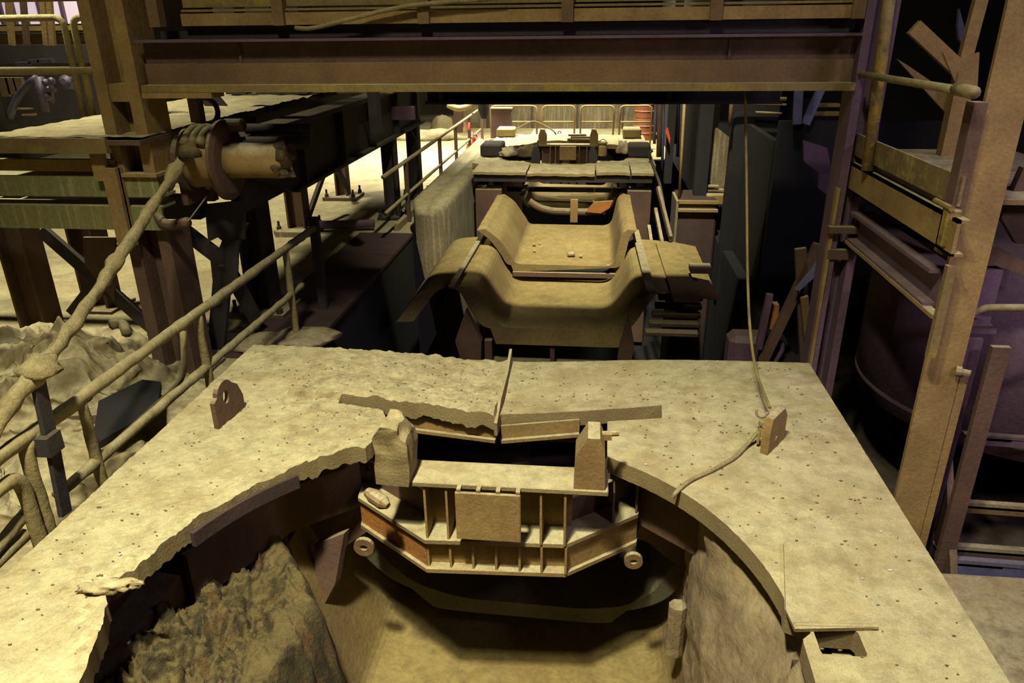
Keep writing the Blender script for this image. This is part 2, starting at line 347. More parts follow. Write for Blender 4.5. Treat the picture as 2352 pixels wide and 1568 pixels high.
def crust(x, y):
    "caked dust: rough on the left wing and on the rear left plate, thin on the right"
    d = abs((Vector((x, y)) - C0).length - R0)
    L = sstep(-0.62, -0.75, x) if y > 4.3 else sstep(-0.9, -1.3, x)
    z = L * (0.006 * fbm(x * 2.5, y * 2.5) + 0.005 * turb(x * 14, y * 14, 3, 4) + 0.005 * fbm(x * 30, y * 30, 2, 3))
    if x < -0.9 and y < 4.6 and y > 1.8:
        e = sstep(0.30, 0.0, d) * sstep(-.25, .25, fbm(x * 2.2, y * 2.2, 9)); z += e * (0.020 + 0.022 * fbm(x * 16, y * 16, 4, 4) + 0.012 * turb(x * 30, y * 30, 7, 3))
        z += .03 * sstep(.5, .0, (Vector((x, y)) - Vector((-1.45, 4.2))).length)
    if y > 4.4 and -2.2 < x < -0.62:               # rear left plate, rolled and lumpy towards its front edge
        e = sstep(0.5, 0.0, y - 4.50 + (x + 0.6) * 0.16) * sstep(4.47 - .157 * (x + .6) , 4.53 - .157 * (x + .6), y + .02)
        z += e * (0.035 + 0.024 * fbm(x * 5, y * 5, 1)) + 0.018 * turb(x * 10, y * 10, 1, 4) + .006 * fbm(x * 28, y * 28, 3)
        ys_ = 4.67 - .157 * (x + 1.75); z += 0.035 * sstep(-2.1, -1.85, x) * sstep(5.2, 4.9, y) * sstep(ys_ - .02, ys_ + .03, y)
    g = Vector((x + 2.33, (y - 2.62) * 1.0)).length      # torn lumps by the notch on the left
    z += 0.10 * sstep(0.30, 0.05, g) * max(0, turb(x * 11, y * 11, 2, 4) - .2)
    z += (1 - L) * (0.002 * fbm(x * 5, y * 5, 3) + 0.0025 * fbm(x * 30, y * 30, 3, 3))
    return z
def deckz(x, y): return sag(x, y) + crust(x, y)
def dthick(x, y):
    if y > 5.4 or x < -2.84 or x > 1.75 or y < -.2: return 0.9
    return 0.115 + (0.03 * turb(x * 9, y * 9) if x < -0.7 else 0)
dk = plate(-2.87, 1.77, -0.3, 5.62, 0.02, [hp, pocket], deckz, dthick)
dko = dk.build('deck_plate', 'deck', car)
seam = MB(); seam.prism([(-0.62, 4.43, -0.10), (-0.62, 4.43, 0.0), (-0.63, 4.75, 0.02), (-0.64, 5.3, -0.02), (-0.645, 5.64, 0.03), (-0.645, 5.64, -0.2), (-0.63, 5.0, -0.2)], (0.022, 0, 0)); seam.build('seam_plate', 'deck', car)
# cover plate over the pocket on the right wing
b = MB(); b.prism([at(1800, 1245, z=.02), at(1925, 1245, z=.02), at(1960, 1290, z=.02), at(2014, 1440, z=.02), at(1826, 1444, z=.02), at(1805, 1400, z=.02)], (0, 0, -0.018)); b.build('cover_plate', 'deck', car)
b = MB(); b.box((1.0, 2.5, -0.40), (1.28, 2.74, -0.24)); b.build('pocket_floor', 'bare', car)
b = MB(); b.tube([(0.965, 2.69, 0.012), (1.33, 2.715, 0.012)], 0.014, 8); b.build('cover_lip', 'deck', car)
# underside frames: side girders and cradle below the opening
for x0, x1 in ((-2.84, -2.5), (1.4, 1.74)):
    b = MB(); b.box((x0, -.25, -0.95), (x1, 5.55, -0.12)); b.build('side_girder', 'brown', car)
b = MB(); b.box((-2.5, 5.25, -0.95), (1.4, 5.55, -0.24)); b.build('rear_girder', 'brown', car)
b = MB(); b.box((-1.35, 4.0, -0.62), (0.2, 5.2, -0.58)); b.build('cross_plate', 'bare', car)
for p, q in ((at(930, 985, z=-.2), at(1138, 1012, z=-.2)), (at(1150, 1013, z=-.2), at(1330, 998, z=-.2))):
    b = MB(); b.bar(p, q, 0.03, 0.025); b.bar(p + Vector((0, .03, .05)), q + Vector((0, .03, .05)), 0.015, 0.12); b.build('cross_angle', 'tan', car)
# brown cradle plate round the vessel opening (arched cut-out), behind the clamp frame
yy = 4.28
out = [(-2.45, -0.34), (1.42, -0.34), (1.42, -1.5), (0.86, -1.5)]
out += [(0.86, -1.25), (0.80, -1.12), (0.66, -0.98), (0.45, -0.80), (0.1, -0.72), (-0.55, -0.70), (-1.2, -0.74), (-1.55, -0.86), (-1.78, -1.05), (-1.9, -1.3), (-1.9, -1.5), (-2.45, -1.5)]
b = MB(); b.prism([(x, yy, z) for x, z in out], (0, 0.05, 0)); b.build('cradle_plate', 'brown', car)
for nm, pts in (('cradle_flange', [(-2.25, 3.2), (-1.95, 3.9), (-1.55, 4.25)]), ('cradle_flange', [(0.4, 4.2), (0.75, 3.9), (1.02, 3.3)])):
    b = MB()
    for p, q in zip(pts[:-1], pts[1:]): b.bar((p[0], p[1], -0.42), (q[0], q[1], -0.42), 0.05, 0.34)
    b.build(nm, 'brown', car)
# clamp frame: ledge, lugs, name plate, flanges, webs and ribs
cf = MB(); cf.box((-1.06, 3.69, -0.045), (0.15, 3.94, -0.008), bev=.006); clamp = cf.build('clamp_frame', 'deck', car)
def lug_pts(w, h, ch): return [(0, 0), (w, 0), (w, h * .86), (w * .72, h), (ch * .75, h), (0, h * .60)]
b = MB(); b.prism([(-0.055 + x, 3.70, -0.008 + z) for x, z in [(0, 0), (.185, 0), (.175, .27), (.145, .345), (.075, .345), (.005, .215)]], (0, 0.20, 0)); b.build('clamp_lug', 'tan', clamp)
b = MB(); b.box((0.06, 3.82, 0.26), (0.16, 3.86, 0.30)); b.tube([(0.09, 3.84, 0.29), (0.2, 3.86, 0.29)], 0.018, 8); b.build('lug_pin', 'tan', clamp)
b = grid(lambda u, v: (0, 0, 0), 1, 1)
lg = MB(); lg.prism([(-1.235 + x, 3.66, -0.02 + z) for x, z in [(0, 0), (.20, -.01), (.215, .12), (.20, .30), (.15, .385), (.05, .40), (0.015, .30), (-.005, .12)]], (0, 0.22, 0))
bm = bmesh.new(); tmp = bpy.data.meshes.new('t'); tmp.from_pydata(lg.v, [], lg.f); bm.from_mesh(tmp); bmesh.ops.triangulate(bm, faces=bm.faces[:]); bmesh.ops.subdivide_edges(bm, edges=bm.edges[:], cuts=5, use_grid_fill=True)
bm.verts.index_update(); lgv = [v.co.copy() for v in bm.verts]; lgf = [tuple(v.index for v in f.verts) for f in bm.faces]; bm.free()
b = MB(); b.add([v + Vector((noise.noise(v * 9), noise.noise(v * 9 + Vector((3, 0, 0))), noise.noise(v * 9 + Vector((0, 5, 0))))) * (0.028 * sstep(.0, .3, v.z) + .006) for v in lgv], lgf); b.build('clamp_lug', 'deck', clamp, label='dust-caked clamp lug')
A, B_, Cc, D_ = at(822, 1142, z=-.43), at(975, 1240, z=-.43), at(1300, 1250, z=-.43), at(1466, 1180, z=-.43)
def flange(z, dz, dep, name, m):
    o = Vector((0, dep, 0)); k = Vector((0, 0, z + .43))
    b = MB(); pts = [A, B_, Cc, D_]; back = [D_ + o + Vector((.03, 0, 0)), Cc + o, B_ + o, A + o - Vector((.03, 0, 0))]
    b.prism([p + k for p in pts + back], (0, 0, -dz)); b.build(name, m, clamp)
flange(-.43, .028, .24, 'middle_flange', 'deck')
flange(-.655, .028, .20, 'bottom_flange', 'tan')
def web(z0, z1, dep, seg, m, name='web'):
    b = MB(); o = Vector((0, dep, 0))
    p, q = seg; p = p + o; q = q + o
    b.prism([(p.x, p.y, z0), (q.x, q.y, z0), (q.x, q.y, z1), (p.x, p.y, z1)], (0, 0.02, 0)); b.build(name, m, clamp)
web(-.655, -.45, .03, (A, B_), 'rust'); web(-.655, -.45, .07, (B_, Cc), 'tan'); web(-.655, -.45, .03, (Cc, D_), 'tan')
web(-.43, -.045, .19, (B_ + Vector((-.03, 0, 0)), Cc + Vector((.03, 0, 0))), 'tan')
web(-.43, -.26, .22, (A, B_), 'brown'); web(-.43, -.26, .22, (Cc, D_), 'brown')
for px in (972, 1022, 1240, 1296):
    p = at(px, 1130, y=3.71); b = MB(); b.prism([(p.x, 3.705, -.43), (p.x, 3.705, -.045), (p.x, 3.90, -.045), (p.x, 3.90, -.43)], (0.014, 0, 0)); b.build('rib', 'tan', clamp)
for px in (980, 1031, 1083, 1136, 1190, 1241, 1297):
    p = at(px, 1270, y=3.71); b = MB(); b.prism([(p.x, 3.715, -.655), (p.x, 3.715, -.458), (p.x, 3.82, -.458), (p.x, 3.82, -.655)], (0.014, 0, 0)); b.build('rib', 'tan', clamp)
for px, t in ((1400, .62), (1462, .96)):
    p = Cc.lerp(D_, t); b = MB(); b.prism([(p.x, p.y + .02, -.43), (p.x, p.y + .02, -.20), (p.x, p.y + .18, -.16), (p.x, p.y + .18, -.43)], (0.012, 0, 0)); b.build('rib', 'brown', clamp)
b = MB(); b.box((-0.755, 3.635, -0.37), (-0.362, 3.655, -0.03), bev=.006)
for k in range(4): b.box((-0.745 + k * .118, 3.64, -0.03), (-0.72 + k * .118, 3.69, -0.012))
b.build('blank_plate', 'tan', clamp, label='blank square plate on the clamp frame')
for c, rr in ((at(835, 1258, z=-.72), 0.07), (at(1455, 1290, z=-.68), 0.06)):
    ring = [(rr * math.cos(a), rr * math.sin(a)) for a in [2 * math.pi * k / 16 for k in range(16)]]
    b = tri_plate(ring, [(p * .38, q * .30) for p, q in ring], c, Vector((1, 0, 0)), Vector((0, .03, 0))); b.build('eye_plate', 'steel', clamp)
b = MB(); p = at(862, 1130, z=-.12); b.lathe([(0, .03), (.05, .045), (.14, .045), (.18, .02)], p - Vector((.05, 0, 0)), (1, -.6, -.2), 12); b.build('knob', 'steel', clamp)
# lifting lug on the left wing
b = MB(); c = at(528, 962, z=0); d = Vector((0.16, 0.2, 0)).normalized() 
def lugface(t, h): return c + d * t + Vector((0, 0, h))
e0 = at(503, 985, z=0); e1 = at(563, 935, z=0); d = (e1 - e0).normalized(); wl = (e1 - e0).length
outer = [(0, 0), (wl, 0), (wl, .12), (wl * .86, .22)] + [(wl * .42 + .095 * math.cos(a), .215 + .095 * math.sin(a)) for a in [math.radians(k) for k in range(30, 176, 18)]] + [(0, .2)]
inner = [(wl * .42 + .035 * math.cos(a), .19 + .05 * math.sin(a)) for a in [2 * math.pi * k / 12 for k in range(12)]]
nn = Vector((d.y, -d.x, 0)) * -1
tri_plate(outer, inner, e0 + Vector((0, 0, -.01)), d, nn * 0.035).build('lifting_lug', 'brown', car)
for a0, a1 in ((136, 148), (148, 162)):
    b = MB(); b.v = []; b.f = []
    aa = [math.radians(a0 + (a1 - a0) * i / 8) for i in range(9)]
    for a in aa:
        for rr_, z in ((R0 - .022, -.045), (R0 - .022, -.135), (R0 + .02, -.135), (R0 + .02, -.045)): b.v.append((C0.x + rr_ * math.cos(a), C0.y + rr_ * math.sin(a), z))
    for i in range(8): b.f += [(i * 4 + k, i * 4 + (k + 1) % 4, (i + 1) * 4 + (k + 1) % 4, (i + 1) * 4 + k) for k in range(4)]
    b.f += [(0, 3, 2, 1), (32, 33, 34, 35)]; b.build('rim_band', 'bare', car)
# flakes of paint and dirt on the deck
b = MB()
for k in range(1300):
    x, y = random.uniform(-2.8, 1.7), random.uniform(.5, 5.5); p = Vector((x, y))
    if inside(hp, np.array([x]), np.array([y]))[0] or near_on(hp[::4], p)[0] < .05: continue
    z = deckz(x, y); r = random.uniform(.0015, .006) * (1.8 if k % 45 == 0 else 1); a = random.uniform(0, 6.28)
    pts = [(x + r * random.uniform(.8, 2.6) * math.cos(a + t), y + r * math.sin(a + t), z + .002) for t in (0, 1.6, 3.1, 4.7)]
    b.prism(pts, (0, 0, .005))
stuff(b.build('dirt_flakes', 'bark', car))
b = MB()
for k in range(60):
    x, y = random.uniform(-2.7, 1.6), random.uniform(1.5, 5.4); p = Vector((x, y))
    if inside(hp, np.array([x]), np.array([y]))[0] or near_on(hp[::4], p)[0] < .05: continue
    z = deckz(x, y); r = random.uniform(.004, .010); a = random.uniform(0, 6.28)
    b.prism([(x + r * random.uniform(.6, 1.8) * math.cos(a + t), y + r * math.sin(a + t), z + .003) for t in (0, 1.6, 3.1, 4.7)], (0, 0, .004))
stuff(b.build('pale_flakes', 'white', car))
# lump of slag that hangs over the notch on the left wing
c = at(245, 1345, z=0.03)
b = grid(lambda u, v: (0, 0, 0), 24, 16); b.v = []
for j in range(17):
    for i in range(25):
        th = 2 * math.pi * i / 24; ph = math.pi * j / 16; q = Vector((math.cos(th) * math.sin(ph), math.sin(th) * math.sin(ph), math.cos(ph)))
        r = 1 + .5 * fbm(q.x * 2, q.y * 2, q.z * 2)
        b.v.append((c.x + q.x * .14 * r + .02, c.y + q.y * .045 * r + q.x * .02, c.z + q.z * .03 * r))
b.build('slag_lump', 'deck', smooth=True); tag(bpy.data.objects['slag_lump'], 'rough lump of slag lying on the left wing of the near deck', 'slag')
# ================================================================== VESSEL / LAUNDER UNDER THE CAR
def extrude_profile(prof, ys, warp=None):
    b = MB(); n = len(prof)
    for y in ys:
        for i, (x, z) in enumerate(prof):
            p = (x, y, z); b.v.append(warp(x, y, z, i) if warp else p)
    for j in range(len(ys) - 1): b.f += [(j * n + i, j * n + i + 1, (j + 1) * n + i + 1, (j + 1) * n + i) for i in range(n - 1)]
    return b
def rounded(pts, r, n=5): return [(p.x, p.y) for p in bend([Vector((x, z, 0)) for x, z in pts], r, n)]
def trough(name, label, inner, t, y0, y1, m, cat='trough', st=0.12):
    "U-section launder: inner skin, rim, outer skin and end faces"
    r = thing(name, label, cat)
    k = int((y1 - y0) / st); ys = [y0 + (y1 - y0) * i / k for i in range(k + 1)]
    w = lambda x, y, z, i: (x + .006 * fbm(y * 3, z * 3, x), y, z + .012 * fbm(x * 3, y * 3, 2))
    n = len(inner); cxm = sum(p[0] for p in inner) / n
    outer = [(x + (t if x > cxm else -t) * min(1, abs(x - cxm) / .6), z - (t if abs(x - cxm) < .62 else .02)) for x, z in inner][::-1]
    lo = min(p[1] for p in inner) - t
    b = extrude_profile(inner + outer + [inner[0]], ys, w)
    m_ = n + len(outer)
    for j, fl in ((0, 0), (len(ys) - 1, 1)):
        o = j * (m_ + 1)
        for i in range(n - 1):
            q = (o + i, o + i + 1, o + m_ - 2 - i, o + m_ - 1 - i); b.f.append(q if fl else q[::-1])
    b.build('trough_body', m, r, smooth=False); return r
# trough seen through the opening
inn = rounded([(-2.0, -0.75), (-1.62, -1.75), (-1.5, -1.95), (0.55, -1.95), (0.70, -1.8), (0.80, -0.8)], .16)
trough('launder_trough', 'wide launder trough seen through the round deck opening', inn, .12, 0.6, 4.9, 'trough')
# next section's end flange: dark U-shaped rim above it
inn = rounded([(-1.62, -0.98), (-1.50, -1.20), (-1.28, -1.42), (-0.9, -1.55), (0.0, -1.57), (0.35, -1.52), (0.55, -1.38), (0.66, -1.1)], .12)
r = trough('launder_trough', 'dark curved trough end hanging below the clamp frame', inn, .13, 4.42, 7.4, 'grime')
# refractory side of the vessel on the right and slag skull on the left
def refw(u, v):
    y = 1.4 + 2.85 * v; top = Vector((1.28, y, -0.14)); bot = Vector((0.80, y, -1.95)); k = u
    sh = math.sqrt(max(0, R0 ** 2 - (y - C0.y) ** 2)) if abs(y - C0.y) < R0 else 0
    top.x = C0.x + sh + .10 if y > 2.7 else 1.02
    p = top.lerp(bot, k); p.x -= (.16 * math.sin(math.pi * k)) * sstep(4.3, 3.2, y)
    p.x = max(p.x, .72); d = .035 * fbm(y * 3, k * 4) + .02 * turb(y * 8, k * 10, 1)
    return (p.x + d, p.y, p.z + d * .4)
rv = thing('vessel_lining', 'pale crusted lining wall on the right inside the round opening', 'lining')
refb = grid(refw, 60, 70); refb.build('lining_crust', 'refr', rv, smooth=True)
b = MB(); b.box((1.16, 1.4, -2.1), (1.36, 4.25, -.16)); b.build('lining_backing', 'brown', rv)
def skull(u, v):
    x = -2.75 + 1.5 * u; y = 1.2 + 3.05 * v
    edge = -1.50 - 0.50 * sstep(3.2, 4.1, y) - 0.10 * sstep(2.4, 1.4, y) + .03 * fbm(y * 2, 0, 4)
    k = sstep(edge - .85, edge - .05, x); fall = sstep(edge - .10, edge + .22, x)
    z = -0.42 - 0.16 * k + .06 * sstep(3.3, 4.0, y)
    w = 1 - .8 * sstep(edge - .35, edge - .12, x)
    z += w * (0.11 * fbm(x * 3.0, y * 3.0, 2, 5) + 0.16 * (turb(x * 5.2, y * 5.2, 5, 5) - .5) + .05 * fbm(x * 14, y * 14, 8, 5) + .03 * turb(x * 26, y * 26, 8, 4))
    z += (1 - w) * .02 * math.sin(x * 40 + y * 12 + 3 * fbm(x * 2, y * 2))
    z -= 1.45 * fall
    return (x + 0.04 * fbm(x * 6, y * 6, 7), y + 0.04 * fbm(x * 6, y * 6, 17), min(z, -0.15))
sk = thing('slag_skull', 'lumpy olive slag skull clinging inside the left of the round opening', 'slag')
grid(skull, 200, 340).build('slag_crust', 'slag', sk, smooth=True)
b = MB(); b.box((-2.6, 1.3, -1.9), (-2.3, 4.0, -.4)); b.build('vessel_shell', 'brown', sk)
# slab standing against the left inner wall
p = [at(722, 1250, y=4.1), at(790, 1225, y=4.1), at(770, 1340, y=4.0), at(728, 1420, y=3.95)]
b = MB(); b.prism(p, (0.02, .06, 0)); tag(b.build('steel_slab', 'brown'), 'dark steel slab leaning by the left end of the curved trough', 'slab')
p = [at(745, 1440, z=-1.55), at(700, 1568, z=-1.55), at(640, 1568, z=-1.3), at(715, 1420, z=-1.3)]
b = MB(); b.prism(p, (0, 0, -.08)); tag(b.build('lining_slab', 'trough'), 'flat lining slab along the left foot of the opening', 'slab')
# chunk on the right inner ledge
p = at(1550, 1440, z=-1.2); b = MB(); b.box(p - Vector((.05, .05, .25)), p + Vector((.06, .05, .22)), bev=.03); tag(b.build('refractory_chunk', 'refr'), 'small upright lining chunk on the right edge inside the opening', 'chunk')
# ================================================================== TROUGHS IN THE PIT
inn = rounded([(-2.35, -1.15), (-1.98, -0.66), (-1.48, -0.62), (-1.30, -1.0), (-1.16, -1.2), (0.28, -1.2), (0.42, -1.0), (0.62, -0.62), (1.12, -0.66), (1.42, -0.72)], .16)
tr = trough('launder_trough', 'saddle-shouldered launder trough in the middle of the pit, lower one', inn, .24, 9.15, 11.7, 'trough')
b = MB(); b.box((-1.45, 9.2, -1.9), (.5, 9.5, -1.78)); b.box((-1.4, 9.24, -1.78), (-1.3, 9.34, -1.44)); b.build('end_sill', 'brown', tr)
b = MB(); b.box((-.5, 9.22, -1.78), (-.44, 9.3, -1.44)); b.build('end_stiffener', 'brown', tr)
b = MB(); b.prism([(-1.62, 9.1, -.95), (-1.42, 9.1, -1.4), (-1.46, 9.1, -2.05), (-1.62, 9.1, -2.05), (-1.78, 9.1, -1.4)], (0, .14, 0)); b.build('end_cheek', 'brown', tr)
b = MB(); b.prism([(0.52, 9.1, -.95), (0.42, 9.1, -1.4), (0.38, 9.1, -2.05), (0.52, 9.1, -2.05), (0.62, 9.1, -1.4)], (0, .14, 0)); b.build('end_cheek', 'brown', tr)
b = MB(); b.bar((-1.78, 9.0, -.60), (-1.74, 11.9, -.585), .07, .03); tag(b.build('flat_bar', 'wood'), 'long flat bar lying on the left shoulder of the lower trough', 'bar')
b = MB(); b.bar((0.78, 9.0, -.595), (0.72, 12.0, -.58), .11, .035); tag(b.build('flat_bar', 'wood'), 'long flat bar lying on the right shoulder of the lower trough', 'bar')
b = MB(); b.bar((1.22, 8.9, -.66), (1.18, 11.4, -.63), .34, .05); tag(b.build('steel_plate', 'trough'), 'wide plate lying beside the right shoulder of the lower trough', 'plate')
for k in range(5):
    y = 8.75 + k * .17; b = MB(); b.box((.72 + .05 * k, y, -.86 - .06 * (4 - k)), (1.38 + .03 * k, y + .13, -.80 - .06 * (4 - k)), bev=.01)
    tag(b.build('step_plate', 'brown'), ['lowest', 'second lowest', 'middle', 'second highest', 'highest'][k] + ' of the five stepped plates below the right trough shoulder', 'plate', 'stepped plates by the trough')
inn = rounded([(-1.62, -0.36), (-1.42, -0.50), (-1.22, -0.80), (-1.16, -0.92), (0.30, -0.92), (0.38, -0.84), (0.46, -0.40), (0.56, -0.33)], .10)
tr2 = trough('launder_trough', 'upper launder trough running in under the far car', inn, .13, 11.1, 13.7, 'trough')
b = MB(); b.box((-1.2, 11.06, -1.1), (.4, 11.12, -1.03)); b.build('lip_bar', 'brown', tr2)
for i, (px, py, s) in enumerate([(1227, 563, .05), (1239, 560, .035), (1228, 577, .04), (1312, 587, .10), (1334, 590, .05), (1297, 561, .02), (1396, 612, .05), (1316, 566, .02)]):
    p = at(px, py, z=-.90); b = MB(); b.box(p - Vector((s * .6, s * .5, 0)), p + Vector((s * .6, s * .5, s * .6)), rot=random.uniform(-.6, .6), bev=s * .2)
    tag(b.build('slag_chunk', 'refr'), ['left slag chunk of the close pair at the left of the upper trough floor', 'smaller right slag chunk of the pair at the left of the upper trough floor', 'slag chunk lying alone nearest the left wall of the upper trough', 'long flat slag chunk, biggest on the upper trough floor', 'slag chunk just right of the biggest one on the upper trough floor', 'tiny farthest slag chunk up the upper trough floor', 'slag chunk at the right front lip of the upper trough', 'tiny slag crumb just behind the biggest chunk on the upper trough floor'][i], 'slag', 'slag chunks on the upper trough floor')
# curved pipe scoop and cross piece past the trough end
inn = rounded([(-1.35, -0.55), (-1.2, -0.80), (0.3, -0.82), (0.42, -0.5)], .12)
tr3 = trough('launder_trough', 'farthest trough end seen under the far car deck', inn, .08, 14.6, 17.0, 'trough')
b = MB(); b.tube(bend([at(1215, 462, y=14.3), at(1240, 478, y=14.3), at(1270, 485, y=14.3), at(1340, 487, y=14.3), at(1390, 485, y=14.3)], .1), .07, 10); b.build('rim_pipe', 'steel', tr3)
b = MB(); b.prism([at(1345, 487, y=14.2), at(1365, 465, y=14.2), at(1408, 462, y=14.2), at(1400, 478, y=14.2), at(1380, 490, y=14.2)], (0, .1, 0)); b.build('scoop', 'rust', tr3)
b = MB(); b.box((-.40, 14.0, -.95), (-.26, 14.1, -.52)); b.build('centre_post', 'tan', tr3)
# ================================================================== FAR TRANSFER CAR
fc = thing('transfer_car', 'far transfer car with four pedestals on its deck, beyond the pit', 'car')
OY = 13.8; C1 = Vector((-0.60, 16.45))
def ang1(a): return (C1.x + 1.55 * math.cos(a), C1.y + 1.55 * math.sin(a))
hole1 = [ang1(math.radians(a)) for a in range(-150, -30, 8)] + [(.75, 15.9)] + [ang1(math.radians(a)) for a in range(0, 60, 8)] + [(.17, 17.9), (.17, 18.25), (-1.35, 18.25), (-1.35, 17.9)] + [ang1(math.radians(a)) for a in range(122, 190, 8)]
hole1 = [(p[0] + .03 * noise.noise(Vector((p[0] * 5, p[1] * 5, 0))), p[1]) for p in hole1]
plate(-2.40, 1.22, 14.86, 19.3, 0.05, [hole1], lambda x, y: -.01 + .015 * fbm(x * 3, y * 3) + .02 * turb(x * 6, y * 6) * (x < -.3), lambda x, y: .10 if y < 19 else .5).build('deck_plate', 'deck', fc)
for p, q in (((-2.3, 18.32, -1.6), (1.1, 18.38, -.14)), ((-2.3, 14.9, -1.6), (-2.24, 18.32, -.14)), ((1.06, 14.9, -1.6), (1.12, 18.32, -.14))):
    b = MB(); b.box(p, q); b.build('well_shade', 'black', fc)  # black lining added to darken the opening
js = [-2.27, at(1213, 388, z=0).x, at(1368, 388, z=0).x, at(1447, 388, z=0).x, 1.13]
for a, c in zip(js[:-1], js[1:]):
    i = js.index(a); sg = -.02 * (i in (1,))
    hole_e = [ang1(math.radians(k)) for k in range(-150, -29, 6)] + [(2, 17), (-3, 17)]
    plate(a + .012, c - .012, 13.93, 15.25, .04, [hole_e], lambda x, y: .012 * turb(x * 5, y * 5) + sg + .004 * i, lambda x, y: .05).build('apron_plate', 'deck', fc)
b = MB(); b.box((-2.24, 14.0, -.19), (1.10, 14.12, -.07)); b.build('front_girder', 'dark', fc)
b = MB(); b.box((-1.75, 15.2, -.62), (.70, 15.3, at(1280, 431, y=15.2).z)); b.build('cross_girder', 'dark', fc)
for x0, x1 in ((-2.22, -1.72), (0.66, 1.10)):
    b = MB(); b.box((x0, 14.02, -3.4), (x1, 14.5, -.35)); b.build('leg', 'brown', fc)
    b = MB(); b.box((x0, 18.3, -3.4), (x1, 18.8, -.3)); b.build('leg', 'brown', fc)
for p, q, h in (((-2.36, 15.70), (-1.90, 16.35), .25), ((.72, 15.72), (1.17, 16.3), .24), ((-2.40, 18.75), (-1.95, 19.25), .2), ((.70, 18.6), (1.13, 19.1), .22)):
    b = MB(); b.box((p[0], p[1], 0.0), (q[0], q[1], h), bev=.03); b.build('pedestal', 'deck' if p[1] > 17 else 'dark', fc)  # front pair in dark steel, painting their unlit faces
cl2 = MB(); cl2.box((-1.27, 17.5, -.04), (.10, 17.72, 0)); cl2 = cl2.build('clamp_frame', 'deck', fc)
for x in (-1.27, -.09):
    b = MB(); b.prism([(x, 17.52, 0), (x + .19, 17.52, 0), (x + .19, 17.52, .2), (x + .13, 17.52, .33), (x + .05, 17.52, .34), (x, 17.52, .2)], (0, .18, 0)); b.build('clamp_lug', 'tan', cl2)
b = MB(); b.box((-.77, 17.42, -.34), (-.39, 17.45, -.02), bev=.01); b.build('blank_plate', 'tan', cl2)
b = MB(); b.box((-1.2, 17.62, -.55), (.1, 17.66, -.04)); b.build('web', 'brown', cl2)
b = MB(); b.prism([(-1.7, 17.9, -.44), (-1.1, 17.5, -.44), (0, 17.5, -.44), (.5, 17.9, -.44), (.4, 18.0, -.44), (-1.6, 18.0, -.44)], (0, 0, -.03)); b.build('middle_flange', 'brown', cl2)
for px in (1263, 1275, 1330, 1347):
    x = at(px, 345, y=17.5).x; b = MB(); b.box((x, 17.5, -.44), (x + .018, 17.62, -.04)); b.build('rib', 'tan', cl2)
for px0, px1 in ((1220, 1240), (1352, 1370)):
    p = at(px0, 368, z=0); q = at(px1, 368, z=0); w = q.x - p.x; b = MB()
    b.prism([(p.x, 15.33, -.15), (q.x, 15.33, -.15), (q.x, 15.33, .12), (q.x - w * .3, 15.33, .27), (p.x + w * .25, 15.33, .27), (p.x, 15.33, .1)], (0, .12, 0)); b.build('front_lug', 'dark', fc)
xs = [1240, 1263, 1286, 1304, 1322]
b = MB(); b.box((at(1222, 424, y=18).x, 18.0, at(1222, 432, y=18).z), (at(1346, 424, y=18).x, 18.04, at(1222, 416, y=18).z)); b.build('rear_panel', 'refr', fc)  # pale colour stands in for the light between the ribs
for px in xs:
    x = at(px, 424, y=17.95).x; b = MB(); b.box((x, 17.9, at(px, 434, y=18).z), (x + .05, 17.99, at(px, 414, y=18).z)); b.build('rear_rib', 'dark', fc)
# loose things on the far car
def lumpy(c, sx, sy, sz, seed, n=10):
    b = MB(); c = Vector(c); v = []; f = []
    for j in range(n + 1):
        for i in range(2 * n):
            th = math.pi * i / n; ph = math.pi * j / n; q = Vector((math.cos(th) * math.sin(ph), math.sin(th) * math.sin(ph), math.cos(ph)))
            r = 1 + .45 * noise.fractal(q * 1.6 + Vector((seed, 0, 0)), .9, 2, 4); v.append(c + Vector((q.x * sx, q.y * sy, max(q.z, -.25) * sz)) * 1.0 * r if False else c + Vector((q.x * sx * r, q.y * sy * r, max(q.z * sz * r, -.2 * sz))))
    for j in range(n): f += [(j * 2 * n + i, (j + 1) * 2 * n + i, (j + 1) * 2 * n + (i + 1) % (2 * n), j * 2 * n + (i + 1) % (2 * n)) for i in range(2 * n)]
    return b.add(v, f)
p = at(1208, 352, y=15.75); tag(lumpy(p + Vector((0, 0, -.02)), .30, .18, .17, 3).build('slag_heap', 'slag', smooth=True), 'reddish slag heap at the left of the far car opening', 'slag')
p = at(1167, 352, y=15.6); tag(lumpy(p, .18, .28, .11, 8).build('slag_heap', 'refr', smooth=True), 'pale crusted slag heap beside the left front pedestal of the far car', 'slag')
p = at(1431, 345, y=16.0); tag(lumpy(p, .13, .25, .18, 5).build('slag_heap', 'refr', smooth=True), 'pale slag lump beside the right front pedestal of the far car', 'slag')
p = at(1384, 357, z=.0); b = MB(); b.lathe([(0, .09), (.18, .09), (.2, .075), (.24, .075), (.25, .1), (.27, .1)], p, (0, 0, 1), 16); cn = thing('canister', 'small pale canister standing on the far car deck', 'canister'); b.build('canister_body', 'tan', cn, smooth=False)
b = MB(); b.tube(arc(p + Vector((0, 0, .26)), .07, 0, math.pi, 8), .008, 6); b.build('handle', 'steel', cn)
